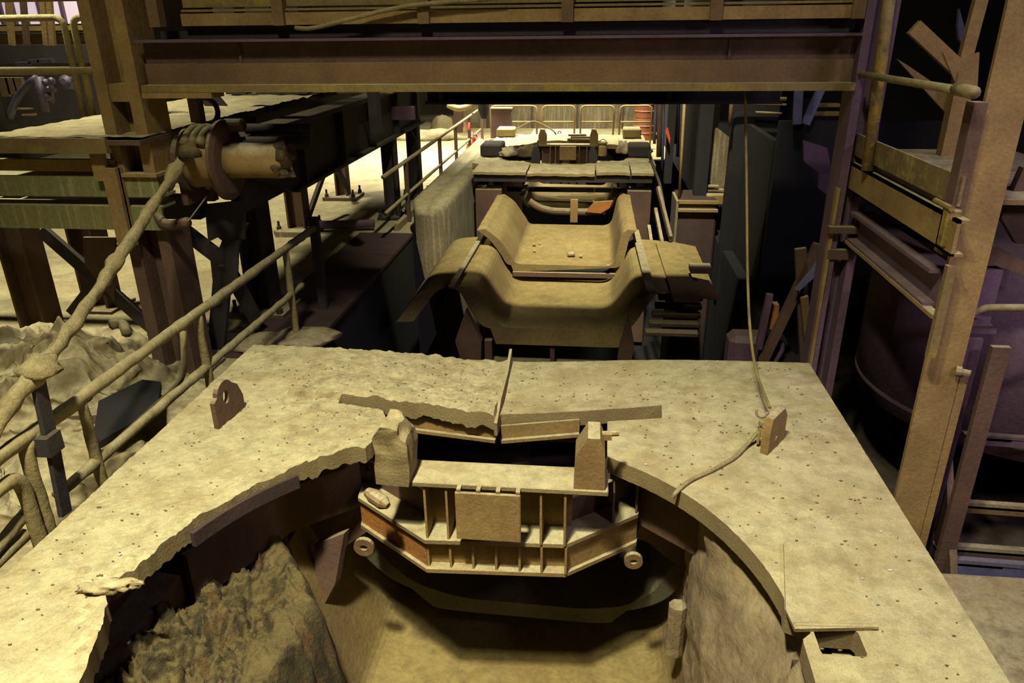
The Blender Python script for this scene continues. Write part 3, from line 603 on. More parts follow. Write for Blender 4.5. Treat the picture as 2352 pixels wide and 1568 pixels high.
for i, (dx, dz, l) in enumerate(((0, 0, .55), (.05, .045, .5), (-.05, .09, .42), (.1, .05, .2))):
    q = at(1330, 322, z=.0) + Vector((dx, .05 * i, dz)); b = MB(); b.box(q - Vector((l / 2, .06, 0)), q + Vector((l / 2, .06, .04)), rot=.12 * (i - 1)); tag(b.build('timber_offcut', 'wood'), ['longest bottom timber offcut behind the far clamp frame', 'second timber offcut behind the far clamp frame', 'topmost timber offcut behind the far clamp frame', 'shortest timber offcut behind the far clamp frame'][i], 'timber', 'timber offcuts on the far car')
b = MB(); b.tube(sub(bend([at(1184, 297, y=18.6), at(1222, 277, y=18.3), at(1240, 282, y=18.2), at(1272, 300, y=18.0), at(1277, 309, y=18.0)], .15)), .016, 8); tag(b.build('bent_rod', 'pipe', smooth=True), 'thin bent rod arching over the far car deck', 'rod')
p = at(1285, 305, y=18.3); b = MB(); b.tube(arc(p, .035, -.6, 4.0, 14), .009, 6); tag(b.build('steel_ring', 'dark', smooth=True), 'small open ring standing on the far car deck', 'ring')
# ================================================================== FAR END
b = MB(); b.box((-4.6, 25.8, FZ), (3.2, 26.0, 2.2)); ws = structure(b.build('wall_screen', 'conc'))
for k in range(5):
    b = MB(); b.box((-3.6 + k * 1.5, 25.74, FZ), (-3.54 + k * 1.5, 25.8, 2.2)); b.build('panel_joint', 'wall', ws)
b = MB(); b.box((at(1218, 300, y=23.5).x, 23.0, FZ + .01), (at(1357, 300, y=23.5).x, 25.0, FZ + .08)); tag(b.build('pale_slab', 'white'), 'low white slab lying on the floor behind the far railing', 'slab')
HY = 21.2
hoops = [(1128, 1233), (1246, 1320), (1334, 1410), (1424, 1497)]
for i, (a, c) in enumerate(hoops):
    h = thing('hoop_railing', ['leftmost', 'second from left', 'third from left', 'rightmost'][i] + ' of the four pale hoop rails behind the far car', 'railing', 'hoop rails behind the far car')
    xa = at(a, 260, y=HY).x; xc = at(c, 260, y=HY).x; zt = at(1300, 243, y=HY).z; zm = at(1300, 280, y=HY).z
    b = MB(); b.tube(bend([(xa, HY, FZ), (xa, HY, zt), (xc, HY, zt), (xc, HY, FZ)], .14), .026, 8); b.build('hoop', 'tan', h, smooth=True)
    b = MB(); b.tube([(xa, HY, zm), (xc, HY, zm)], .024, 8); b.build('mid_rail', 'tan', h, smooth=True)
bp = thing('control_box', 'brown upright box panel behind the left of the far car', 'box')
p = at(1128, 300, y=20.4); q = at(1174, 251, y=20.4); b = MB(); b.box((p.x, 20.4, FZ), (q.x, 20.7, q.z), bev=.02); b.build('box_body', 'brown', bp)
b = MB(); b.box((p.x - .02, 20.38, q.z), (q.x + .02, 20.72, q.z + .03)); b.build('box_lid', 'tan', bp)
br = thing('barrel', 'rust-orange barrel stack standing at the right of the far railing', 'barrel')
p = at(1475, 303, y=24.0)
for k in range(3):
    b = MB(); z0 = FZ + k * .62; b.lathe([(0, .29), (.02, .3), (.2, .3), (.21, .315), (.23, .3), (.4, .3), (.41, .315), (.43, .3), (.6, .3), (.61, .29)], (p.x, 23.2, z0), (0, 0, 1), 20); b.build('drum', 'barrel', br, smooth=False)
p = at(1482, 300, y=24.4); b = MB(); b.box((1.5, 24.3, FZ), (1.75, 24.34, 1.2)); tag(b.build('white_board', 'white'), 'pale panel standing behind the rust-orange barrel', 'panel')
# far walkway railing on the left of the pit, cones and tape
fr = thing('handrail', 'far steel handrail along the left kerb beyond the pit', 'railing')
XR = -3.2
zt, zm = at(1000, 322, x=XR).z, at(1000, 389, x=XR).z
b = MB(); b.tube([(XR, 11.2, zt), (XR, 21.5, zt)], .035, 8); b.build('top_rail', 'pipe', fr, smooth=True)
b = MB(); b.tube([(XR, 11.2, zm), (XR, 21.5, zm)], .03, 8); b.build('mid_rail', 'pipe', fr, smooth=True)
for px in (933, 1013, 1050, 1081, 1110):
    d = at(px, 400, x=XR).y
    b = MB(); b.box((XR - .035, d - .03, FZ), (XR + .035, d + .03, zt)); b.build('post', 'brown', fr)
b = MB(); b.box((XR - .1, 12.0, FZ - .01), (XR - .02, 20, FZ + .12)); b.build('toe_board', 'pipe', fr)
for i, (px, py) in enumerate(((1093, 348), (1080, 352))):
    p = at(px, py, z=FZ + .0); cn = thing('traffic_cone', ['orange cone with a white band', 'small orange cone'][i] + ' on the floor by the far handrail', 'cone')
    b = MB(); b.lathe([(0, .19), (.04, .19), (.05, .12), (.55, .03), (.56, .01)], p, (0, 0, 1), 14); b.build('cone_body', 'orange', cn)
    b = MB(); b.lathe([(.27, .088), (.38, .068)], p, (0, 0, 1), 14); b.build('band', 'white', cn)
b = MB(); p = at(1090, 312, x=XR); b.tube([p, p + Vector((.02, 0, -.32))], .02, 6); tag(b.build('orange_tag', 'orange'), 'orange plastic strip hanging from the far handrail', 'strip')
for i, (px, py, px2, py2, m, lb) in enumerate(((1090, 345, 1088, 316, 'orange', 'orange marker sleeve on the far handrail post'), (1075, 296, 1076, 283, 'orange', 'short orange sleeve high on the far handrail'))):
    p = at(px, py, x=XR + .05); q = at(px2, py2, x=XR + .05); b = MB(); b.tube([p, q], .055, 8); tag(b.build('marker_sleeve', m), lb, 'sleeve')
b = MB(); p = at(1084, 305, x=XR + .04); q = at(1094, 318, x=XR + .04); b.bar(p, q, .02, .05); b.bar(at(1097, 303, x=XR + .04), at(1082, 316, x=XR + .04), .02, .05); tag(b.build('tape_knot', 'white'), 'white tape knotted on the far handrail', 'tape')
b = MB(); b.tube(sub([at(905, 345, z=FZ + .05), at(925, 352, z=FZ + .05), at(945, 360, z=FZ + .05)]), .012, 6); tag(b.build('barrier_tape', 'white'), 'red and white barrier tape lying on the bright floor', 'tape')
b = MB(); p = at(1053, 305, z=FZ); b.box(p + Vector((-.14, 0, 0)), p + Vector((.14, .2, .85))); tag(b.build('stub_column', 'brown'), 'short brown column standing beyond the far handrail', 'column')
b = MB(); b.tube(sub(bend([at(1028, 240, y=20), at(1050, 250, y=20), at(1075, 246, y=20), at(1097, 232, y=20)], .3)), .08, 10); tag(b.build('thick_hose', 'pipe', smooth=True), 'thick pale hose hanging under the gantry, far left', 'hose')
p = at(1112, 272, y=19); q = at(1108, 225, y=19); b = MB(); b.tube([q, (q + p) / 2, p], [.13, .14, .07], 8); b.build('hose_sleeve', 'black', bpy.data.objects['thick_hose'])
for i, (x0, x1, y0, y1, h) in enumerate(((-6.2, -3.9, 25.2, 26.2, .3), (-5.4, -4.1, 27.0, 28, .5))):
    tag(lumpy(((x0 + x1) / 2, (y0 + y1) / 2 - 2.6, FZ), (x1 - x0) / 2, (y1 - y0) / 2, h, 20 + i).build('rubble_heap', 'floor', smooth=True), ['low', 'taller'][i] + ' greenish rubble heap on the floor far beyond the pit', 'rubble')
# ================================================================== GANTRY OVER THE PIT
g = thing('gantry_girder', 'long brown steel girder spanning the pit under the walkway', 'girder')
GX0, GX1, GY = -3.72, 1.93, 6.1
b = MB(); b.box((GX0, GY - .02, 2.035), (GX1, GY + .42, 2.09)); b.build('bottom_flange', 'olive', g)
b = MB(); b.box((GX0, GY + .13, 2.09), (GX1, GY + .16, 2.415)); b.build('web', 'brown', g)
b = MB(); b.box((GX0, GY + .0, 2.415), (GX1, GY + .42, 2.435)); b.build('top_flange', 'violet', g)
b = MB(); b.box((GX0, GY + .10, 2.09), (GX1, GY + .13, 2.25)); b.build('lit_web_strip', 'steel', g)  # paler strip paints the light on the lower half of the web
for x in (-2.9, 1.0): 
    b = MB(); b.box((x, GY + .11, 2.25), (x + .02, GY + .14, 2.415)); b.build('stiffener', 'brown', g)
b = MB(); b.box((GX0, GY - .03, 1.99), (-3.12, GY + .2, 2.032)); b.build('packing_plate', 'tan', g)
w = thing('gantry_walkway', 'overhead walkway with toe boards and stub posts above the girder', 'walkway')
b = MB(); b.box((GX0, GY + .42, 2.44), (GX1, 8.6, 2.50)); b.build('walkway_deck', 'dark', w)
b = MB(); b.box((-3.3, GY + .03, 2.535), (1.86, GY + .06, 2.625)); b.build('toe_board', 'tan', w)
b = MB(); b.box((-3.3, GY + .10, 2.44), (1.86, GY + .14, 2.535)); b.build('deck_edge', 'dark', w)
b = MB(); b.box((-3.3, GY + .05, 2.638), (1.86, GY + .07, 2.655)); b.build('edge_strip', 'olive', w)
b = MB(); b.box((-3.3, GY + .09, 2.67), (1.86, GY + .12, 2.95)); b.build('guard_plate', 'olive', w)
for px in (352, 638, 972, 1303, 1645, 1972):
    x = at(px, 30, y=GY).x; b = MB(); b.box((x - .045, GY - .01, 2.53), (x + .045, GY + .02, 3.4)); b.box((x + .03, GY + .02, 2.53), (x + .045, GY + .09, 3.4)); b.build('stub_post', 'steel', w)
b = MB(); b.tube([(GX0, GY, 3.4), (GX1, GY, 3.4)], .03, 8); b.build('hand_rail', 'pipe', w)
b = MB(); pts = [at(678, 64, y=GY - .04), at(705, 66, y=GY - .04), at(742, 61, y=GY - .04), at(790, 47, y=GY - .04), at(850, 33, y=GY - .04), at(920, 15, y=GY - .04), at(1010, 6, y=GY - .04), at(1160, -6, y=GY - .04)]
b.tube(sub(bend(pts, .12)), .017, 8, jit=.3); tag(b.build('slack_rope', 'rope', smooth=True), 'slack rope hanging over the overhead walkway edge', 'rope')
g2 = thing('rear_girder', 'dark deep girder on the far side of the walkway, in shadow', 'girder')
hbeam((-1.85, 8.5, 1.94), (1.95, 8.5, 1.94), .3, .42, 'dark', g2, name='beam_body')
b = MB(); b.box((-4.2, 8.4, 2.15), (2.2, 8.6, 2.44)); b.build('upper_beam', 'dark', g2)
for x in (-1.7, .75):
    b = MB(); b.box((x, 8.36, 1.74), (x + .05, 8.64, 2.15)); b.build('stiffener', 'dark', g2)
# left portal column
def hcolumn(name, label, x0, x1, yf, dep, z0, z1, m, extra=True, group=None):
    t = thing(name, label, 'column', group)
    fw = .105 * (x1 - x0) / .38 * 1.0
    b = MB(); b.box((x0, yf, z0), (x0 + fw, yf + dep, z1)); b.build('flange', m, t)
    b = MB(); b.box((x1 - fw, yf, z0), (x1, yf + dep, z1)); b.build('flange', m, t)
    b = MB(); b.box((x0 + fw, yf + dep * .55, z0), (x1 - fw, yf + dep * .63, z1)); b.build('web', m, t)
    return t
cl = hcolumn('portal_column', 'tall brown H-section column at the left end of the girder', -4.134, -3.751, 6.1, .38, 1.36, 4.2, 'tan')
b = MB(); b.box((-4.03, 6.12, 1.96), (-3.855, 6.30, 2.10)); b.build('batten_plate', 'tan', cl)
b = MB(); b.box((-4.16, 6.05, 1.345), (-3.72, 6.5, 1.372)); b.build('base_plate', 'tan', cl)
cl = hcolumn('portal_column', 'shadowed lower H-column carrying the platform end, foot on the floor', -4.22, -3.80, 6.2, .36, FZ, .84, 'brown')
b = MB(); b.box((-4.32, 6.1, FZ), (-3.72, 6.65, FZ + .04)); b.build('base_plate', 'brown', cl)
# ================================================================== LEFT SERVICE PLATFORM
pf = thing('service_platform', 'raised steel service platform on legs at the left, dusty on top', 'platform')
pd = grid(lambda u, v: (-5.16 - .25 * v + (1.43 + .25 * v) * u, 5.92 + 8.3 * v, 1.695 + .012 * fbm(u * 4, v * 20) + .012 * turb(u * 9, v * 50)), 44, 150); pd.build('platform_dust', 'floor', pf, smooth=True)
for k in range(6):
    b = MB(); b.box((-5.16, 5.93 + k * 1.38, 1.63), (-3.73, 7.295 + k * 1.38, 1.67)); b.build('deck_plate', 'brown', pf)
b = MB(); b.box((-8.2, 5.90, 1.565), (-4.02, 5.96, 1.69)); b.build('edge_beam', 'olive', pf)
b = MB(); b.box((-8.2, 6.06, 1.39), (-4.10, 6.12, 1.49)); b.build('toe_beam', 'tan', pf)
hbeam((-8.2, 6.22, 1.25), (-3.74, 6.22, 1.25), .24, .19, 'green', pf)
b = MB(); b.box((-8.2, 6.09, 1.165), (-3.74, 6.11, 1.34)); b.build('beam_face', 'green', pf)
b = MB(); b.box((-8.2, 6.09, .87), (-3.76, 6.11, 1.08)); b.build('beam_face', 'green', pf)
b = MB(); b.box((-8.2, 6.11, 1.06), (-3.76, 6.34, 1.08)); b.box((-8.2, 6.11, .87), (-3.76, 6.34, .89)); b.build('lower_beam', 'green', pf)
p = at(250, 385, y=6.0); q = at(268, 555, y=6.0)
b = MB(); b.box((p.x - .07, 5.99, .74), (p.x + .06, 6.05, 1.43)); b.box((p.x + .0, 6.03, .74), (p.x + .06, 6.09, 1.43)); b.build('hanger_post', 'tan', pf)
p = at(225, 368, y=6.0); b = MB(); b.box((p.x - .07, 6.0, 1.32), (p.x + .05, 6.05, 1.56)); b.build('hanger_bracket', 'tan', pf)
def leg(x, y, wd, dp, z1, m='brown', par=None):
    hb = hbeam((x, y, FZ), (x, y, z1), wd, dp, m, par or pf, up=(1, 0, 0), tw=.03, tf=.03, name='leg'); return hb
for (px, py) in ((100, 755), (240, 705)):
    p = at(px, py, z=FZ); leg(p.x, p.y, .30, .32, .86)
    b = MB(); b.box((p.x - .26, p.y - .26, FZ), (p.x + .26, p.y + .26, FZ + .04)); b.build('foot_plate', 'brown', pf)
def brace(p, q, wd, par, m='dark', name='brace'):
    b = MB(); b.bar(p, q, .06, wd, up=(0, 0, 1)); b.build(name, m, par)
py0 = 7.6
brace(at(95, 528, y=7.2), at(375, 775, y=7.2), .14, pf); brace(at(290, 560, y=7.25), at(165, 720, y=7.25), .12, pf)
b = MB(); b.box((-8.2, 7.5, .62), (-4.2, 7.7, .86)); b.build('rear_beam', 'dark', pf)
b = MB(); b.prism([at(190, 545, y=7.15), at(265, 545, y=7.15), at(262, 690, y=7.15), at(195, 610, y=7.15)], (0, .03, 0)); b.build('gusset', 'brown', pf)
# front and rear rails of the platform
hr = thing('platform_railing', 'yellow-brown front rail tubes along the left platform edge', 'railing')
for z, r in ((2.205, .030), (2.765, .038)):
    b = MB(); b.tube([(-8, 6.12, z), (-4.12, 6.12, z)], r, 10); b.build('rail', 'olive', hr, smooth=True)
for x in (-6.4, -7.9):
    b = MB(); b.tube([(x, 6.12, 1.66), (x, 6.12, 2.765)], .03, 8); b.build('post', 'olive', hr, smooth=True)
YB = 7.85
zt = at(100, 41, y=YB).z; zm = at(100, 160, y=YB).z
for i, (xa, xc, lb) in enumerate(((at(-420, 41, y=YB).x, at(143, 41, y=YB).x, 'hooped rail frame on the rear edge of the left platform'), (at(165, 41, y=YB).x, at(330, 41, y=YB).x, 'second hooped rail frame behind the left portal column'))):
    h = thing('hoop_railing', lb, 'railing'); b = MB(); b.tube(bend([(xa, YB, 1.66), (xa, YB, zt), (xc, YB, zt), (xc, YB, 1.66)], .10), .035, 10); b.build('hoop', 'pipe', h, smooth=True)
    b = MB(); b.tube([(xa, YB, zm), (xc, YB, zm)], .03, 8); b.build('mid_rail', 'pipe', h, smooth=True)
# ---- backdrop at upper left: beams, posts, bright window, dark machinery
YB2 = 13.5
bg = thing('crane_beam', 'yellow-brown crane beam with a pale top edge beyond the left platform', 'beam')
def rect(px0, py0, px1, py1, y, dep): 
    a = at(px0, py1, y=y); c = at(px1, py0, y=y); return (a.x, y, a.z), (c.x, y + dep, c.z)
b = MB(); b.box(*rect(-300, 79, 260, 101, YB2, .06)); b.build('lower_face', 'tan', bg)
b = MB(); b.box(*rect(-300, 74, 260, 80, YB2 - .1, .3)); b.build('pale_flange', 'refr', bg)
b = MB(); b.box(*rect(-300, 57, 260, 75, YB2 + .1, .06)); b.build('upper_face', 'olive', bg)
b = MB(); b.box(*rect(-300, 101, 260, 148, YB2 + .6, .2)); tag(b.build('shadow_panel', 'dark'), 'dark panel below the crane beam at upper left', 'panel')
for i, px in enumerate((14, 48, 93, 108)):
    a = at(px, 14, y=YB2 - .2); c = at(px + 14, 104, y=YB2 - .2); b = MB(); b.bar((c.x, YB2 - .2, c.z), (a.x + .07, YB2 - .2, a.z + .1), .07, .09, up=(1, 0, 0)); tag(b.build('slim_post', 'tan' if i != 1 else 'brown'), ['leftmost', 'second', 'third', 'rightmost'][i] + ' of the slim posts in front of the bright window', 'post', 'slim posts before the window')
wn = MB(); a, c = rect(-120, -60, 190, 58, 15.5, .05); wn.box(a, c); wo = wn.build('window_1', 'glass'); structure(wo)
for px in (0, 28, 55, 90, 142):
    p = at(px, 30, y=15.4); b = MB(); b.box((p.x - .03, 15.4, a[2]), (p.x + .03, 15.48, c[2])); b.build('window_bar', 'violet', wo)
mc = thing('dark_machine', 'dark oily machine with a slanting pale cylinder, far left beyond the platform', 'machine')
YM = 12.0
b = MB(); b.box(*rect(18, 165, 190, 285, YM + .8, .5)); b.build('machine_body', 'dark', mc)
b = MB(); b.tube([at(90, 176, y=YM), at(102, 256, y=YM)], [.075, .085], 14); b.build('cylinder', 'machine', mc, smooth=True)
b = MB(); b.tube(sub(bend([at(22, 270, y=YM), at(38, 225, y=YM), at(62, 195, y=YM), at(85, 178, y=YM)], .4)), .06, 8); b.build('curved_arm', 'machine', mc, smooth=True)
b = MB(); b.tube([at(112, 182, y=YM), at(118, 236, y=YM)], .05, 10); b.build('piston', 'machine', mc, smooth=True)
for px, py in ((108, 190), (116, 205), (112, 224), (122, 186), (124, 205)):
    p = at(px, py, y=YM - .05); b = MB(); b.lathe([(0, .05), (.05, .06), (.09, .03)], p, (0, -1, .1), 10); b.build('fitting', 'machine', mc)
b = MB(); b.lathe([(0, .10), (.2, .11), (.24, .05)], at(168, 192, y=YM), (0, -1, .2), 16); b.build('motor', 'machine', mc)
b = MB(); b.box(*rect(30, 249, 66, 252, YM, .1)); b.box(*rect(50, 262, 75, 266, YM, .1)); b.build('bracket', 'tan', mc)
for i, px in enumerate((4, 20, 36)):
    b = MB(); b.box(*rect(px, 178, px + 11, 222 - 6 * i, YM + .4, .08)); tag(b.build('timber_post', 'wood'), ['leftmost', 'middle', 'rightmost'][i] + ' of three pale posts at the left frame edge below the rail', 'post', 'pale posts by the machine')
for i, (x0, x1, y0) in enumerate(((48, 70, 146), (100, 116, 138), (78, 88, 140))):
    b = MB(); b.box(*rect(x0 - 14, y0 - 3, x1, y0 + 6, YM + 1.0, .1)); b.build('guard_plate', 'machine', mc)
# ================================================================== LEFT: WINCH, GIRDER, LEGS
wn_ = thing('rope_winch', 'caked winch drum with a round flange and stub shaft beside the portal column', 'winch')
WZ, WY = 1.40, 6.62
b = MB(); b.lathe([(0, .25), (.06, .24), (.20, .235), (.32, .25)], (-3.66, WY, WZ), (1, 0, 0), 32); b.build('drum', 'tan', wn_, smooth=True)
b = MB(); b.lathe([(0, .30), (.02, .36), (.05, .36), (.07, .30)], (-3.39, WY, WZ), (1, 0, .0), 40); b.build('flange', 'brown', wn_, smooth=False)
b = MB(); b.lathe([(0, .28), (.05, .28)], (-3.74, WY, WZ), (1, 0, 0), 32); b.build('flange', 'brown', wn_)
b = MB(); b.lathe([(0, .165), (.12, .16), (.3, .155), (.50, .16), (.54, .15)], (-3.33, WY, WZ), (1, 0, 0), 28); b.build('shaft', 'tan', wn_, smooth=True)
for k in range(9):
    a = k * .7; c = Vector((-2.80 + .03 * math.sin(k * 2.1), WY + .14 * math.cos(a), WZ + .14 * math.sin(a)))
    b = lumpy(c, .05, .05, .06, 30 + k, 5); b.build('caked_dirt', 'slag', wn_)
b = MB(); b.lathe([(0, .06), (.16, .06), (.18, .045)], (-3.36, WY + .1, WZ + .30), (1, 0, 0), 14); b.build('stub_pipe', 'brown', wn_)
for k in range(3):
    b = MB(); b.tube(arc((-3.62 + .075 * k, WY, WZ), .285, -1.2, 2.5, 18, (.05, 1, 0), (.1, 0, 1)), .042, 8, jit=.12); b.build('rope_turn', 'rope', wn_, smooth=True)
b = MB(); b.tube(arc((-3.56, WY + .15, WZ + .42), .12, -1.0, 2.2, 10), .025, 8); b.build('eye_loop', 'dark', wn_, smooth=True)
b = MB(); b.box((-3.80, WY + .3, .95), (-3.70, WY + .4, 1.98)); b.box((-3.80, WY - .1, 1.0), (-3.74, WY + .4, 1.7)); b.build('mounting_plate', 'brown', wn_)
b = MB(); b.tube([(-3.35, 7.05, 1.50), (-2.7, 7.05, 1.50)], .06, 10); b.tube([(-3.35, 7.1, 1.62), (-2.7, 7.1, 1.62)], .05, 10); b.build('rear_shaft', 'dark', wn_, smooth=True)
# thick caked rope running from the drum down to the railing
P0 = Vector((-3.56, 6.33, 1.52)); K = at(90, 850, x=-3.14)
P1 = at(425, 362, y=6.05); P2 = at(345, 480, y=5.55); P3 = at(255, 620, y=4.9); P4 = at(170, 745, y=4.15)
rope_pts = sub([P0, P1, P2, P3, P4, K], .05)
rr = [.041 + .010 * noise.noise(p * 4) + (.022 if i in (9, 10, 11, 30, 31) else 0) for i, p in enumerate(rope_pts)]
tr_ = thing('haulage_rope', 'thick dirt-caked rope slanting from the winch drum to the railing', 'rope')
b = MB(); b.tube(rope_pts, rr, 12, jit=.5); b.build('rope_run', 'rope', tr_, smooth=True)
b = lumpy(K, .11, .12, .08, 44, 8); b.build('knot', 'rope', tr_, smooth=True)
tail = sub([K, at(45, 905, x=-3.16), at(12, 950, x=-3.2), at(-40, 1030, x=-3.22)], .05)
b = MB(); b.tube(tail, [.05 + .012 * noise.noise(p * 5) for p in tail], 12, jit=.5); b.build('rope_tail', 'rope', tr_, smooth=True)
p = at(437, 355, y=6.0); b = lumpy(p, .09, .08, .10, 51, 7); b.build('dirt_clump', 'slag', tr_, smooth=True)
b = MB(); b.tube(sub(bend([at(392, 420, y=6.35), at(365, 470, y=6.2), at(362, 500, y=6.1), at(385, 520, y=6.05), at(432, 510, y=6.0)], .12), .04), .045, 10); tag(b.build('bent_hose', 'brown', smooth=True), 'bent dark hose hooked up below the winch drum', 'hose')
b = MB(); b.tube([at(432, 508, y=6.0), at(475, 450, y=6.35)], .006, 6); tag(b.build('tie_string', 'rope'), 'thin taut cord from the hose end up to the winch', 'cord')
# longitudinal girder on posts along the pit
lg_ = thing('runway_girder', 'dark runway girder along the left of the pit on slim posts', 'girder')
b = MB(); b.box((-3.62, 8.3, .76), (-3.38, 15.2, .80)); b.build('bottom_flange', 'dark', lg_)
b = MB(); b.box((-3.52, 7.0, .80), (-3.48, 15.2, 1.50)); b.build('web', 'dark', lg_)
b = MB(); b.box((-3.64, 7.0, 1.50), (-3.34, 14.4, 1.56)); b.build('top_flange', 'dark', lg_)
for k in range(5):
    y = 8.6 + k * 1.5; b = MB(); b.box((-3.48, y, .80), (-3.38, y + .03, 1.5)); b.build('stiffener', 'dark', lg_)
b = MB(); b.prism([(-3.44, 7.0, 1.5), (-3.44, 7.0, 1.2), (-3.44, 8.3, .76), (-3.44, 9.0, .76), (-3.44, 9.0, 1.5)], (-.03, 0, 0)); b.build('end_gusset', 'dark', lg_)
for px, py in ((905, 500), (957, 452)):
    p = at(px, py, z=FZ); hbeam((p.x, p.y, FZ), (p.x, p.y, .76), .22, .24, 'dark', lg_, up=(1, 0, 0), name='post')
    b = MB(); b.box((p.x - .24, p.y - .24, FZ), (p.x + .24, p.y + .24, FZ + .06)); b.build('foot_plate', 'dark', lg_)
    for sx, sy in ((-1, -1), (1, -1), (1, 1)):
        b = MB(); b.lathe([(0, .035), (.05, .035), (.06, .02), (.13, .02)], (p.x + .19 * sx, p.y + .19 * sy, FZ + .06), (0, 0, 1), 8); b.build('anchor_bolt', 'dark', lg_)
rf = thing('pipe_rack', 'dark braced rack frame behind the winch on footed posts', 'frame')
for (px, py, z1, w_) in ((612, 715, .84, .30), (690, 530, 1.5, .30), (790, 455, 1.2, .24)):
    p = at(px, py, z=FZ); hbeam((p.x, p.y, FZ), (p.x, p.y, z1), w_, w_, 'brown' if px != 612 else 'dark', rf, up=(1, 0, 0), tw=.03, tf=.03, name='post')
    b = MB(); b.box((p.x - .34, p.y - .3, FZ), (p.x + .34, p.y + .3, FZ + .07)); b.build('foot_plate', 'brown', rf)
    for sx, sy in ((-1, -1), (1, -1), (1, 1)):
        b = MB(); b.lathe([(0, .04), (.06, .04), (.07, .022), (.15, .022)], (p.x + .27 * sx, p.y + .23 * sy, FZ + .07), (0, 0, 1), 8); b.build('anchor_bolt', 'dark', rf)
for px, w_ in ((540, .28), (615, .34), (675, .36), (852, .12)):
    p = at(px, 205, y=10); b = MB(); b.box((p.x - w_ / 2, 10, 1.2 if px > 800 else 1.71), (p.x + w_ / 2, 10.2, 3.2)); b.build('upright', 'dark', rf)
b = MB(); b.box((-5.2, 9.9, .9), (-3.55, 10.2, 1.25)); b.build('cross_beam', 'dark', rf)
b = MB(); b.box((-4.95, 10.2, 1.25), (-4.65, 14.6, 1.5)); b.build('long_beam', 'dark', rf)
b = MB(); b.box((-4.2, 13.6, 1.72), (-3.9, 13.9, 1.95)); b.build('stub_box', 'tan', rf)
b = MB(); b.box((-4.9, 10.0, 1.83), (-2.9, 10.1, 1.9)); b.build('top_bar', 'dark', rf)
brace(at(466, 205, y=8.6), at(545, 300, y=8.6), .20, rf)
brace(at(700, 520, y=11.8), at(745, 395, y=13.0), .10, rf); brace(at(765, 375, y=13.8), at(798, 430, y=14.5), .12, rf)
b = MB(); b.box(*rect(700, 245, 950, 275, 13.0, .1)); b.build('grey_channel', 'violet', rf)
b = MB(); b.box(*rect(716, 209, 900, 215, 11.0, .08)); b.build('pipe_line', 'tan', rf)
xb = thing('cross_bracing', 'dark X bracing between the portal column foot and the first rack post', 'bracing')
yb = 6.95
c = at(515, 600, y=yb)
for q, wd in ((at(410, 520, y=yb), .15), (at(552, 505, y=yb), .17), (at(595, 745, y=yb + .4), .16), (at(490, 880, y=yb), .18)):
    brace(c, q, wd, xb)
b = MB(); b.prism([at(480, 570, y=yb - .04), at(548, 565, y=yb - .04), at(545, 660, y=yb - .04), at(520, 690, y=yb - .04), at(490, 660, y=yb - .04)], (0, .02, 0)); b.build('gusset', 'dark', xb)
# floor channel and low ledge at the end of the near rail
b = MB(); p = at(632, 545, z=FZ); q = at(705, 545, z=FZ); b.box((p.x, p.y, FZ), (q.x, p.y + .25, FZ + .09)); tag(b.build('floor_block', 'conc'), 'low concrete block on the floor by the rack foot', 'block')
b = MB(); b.tube([at(720, 517, z=FZ + .12), at(860, 513, z=FZ + .12)], .07, 10); tag(b.build('floor_pipe', 'violet', smooth=True), 'greyish pipe lying along the floor past the end of the near railing', 'pipe')
p = at(560, 545, z=FZ); b = lumpy(p + Vector((-.1, .1, 0)), .3, .25, .22, 61, 8); tag(b.build('dirt_heap', 'slag', smooth=True), 'small dirt heap on the floor behind the X bracing', 'dirt')
# black chips hanging below the winch (torn sheeting)
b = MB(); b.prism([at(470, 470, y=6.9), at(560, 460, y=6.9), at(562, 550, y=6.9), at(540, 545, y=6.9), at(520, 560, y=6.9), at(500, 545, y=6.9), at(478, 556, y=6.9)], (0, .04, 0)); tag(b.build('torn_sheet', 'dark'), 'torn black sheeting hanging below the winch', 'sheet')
# ---------------------------------------------------------------- near railing
nr = thing('handrail', 'dirt-caked tube railing along the left side of the near car', 'railing')
RX = -3.2
def caked(p, q, r, name, par, m='pipe'):
    pts = sub([p, q], .06); b = MB(); b.tube(pts, [r * (1 + .14 * noise.noise(v * 5)) for v in pts], 12, jit=.25); return b.build(name, m, par, smooth=True)
zt0, zt1 = at(0, 1050, x=RX), at(720, 520, x=RX)
caked((RX, 2.4, zt0.z), (RX, 8.15, zt1.z - .02), .042, 'top_rail', nr)
caked((RX, 3.5, -.11), (RX, 7.6, -.135), .036, 'mid_rail', nr)
for px, py in ((190, 935), (457, 745), (657, 585)):
    p = at(px, py, x=RX); caked((RX, p.y, FZ), (RX, p.y, .34), .036, 'post', nr)
p = at(722, 520, x=RX); b = MB(); b.box((RX - .05, p.y - .05, FZ), (RX + .05, p.y + .05, .5), bev=.01); b.build('end_post', 'dark', nr)
pp = [at(222, 1057, x=-3.33), at(300, 985, x=-3.33), at(405, 890, x=-3.33), at(425, 850, x=-3.33), at(420, 760, x=-3.33)]
b = MB(); b.tube(sub(bend(pp, .12), .06), .026, 10); b.build('bent_tube', 'pipe', nr, smooth=True)
h1 = thing('hoop_railing', 'bent railing hoop end beside the near deck edge, the inner of two', 'railing')
a = at(62, 1050, x=RX); z1 = at(62, 1020, x=RX).z
b = MB(); b.tube(sub(bend([(RX, a.y + .45, z1 + .03), (RX, a.y, z1 + .03), (RX, a.y, FZ)], .13), .05), .042, 12, jit=.2); b.build('hoop', 'pipe', h1, smooth=True)
h2 = thing('hoop_railing', 'bent railing hoop end at the bottom of the left frame edge', 'railing')
a = at(52, 1110, x=RX); z2 = at(45, 1088, x=RX).z
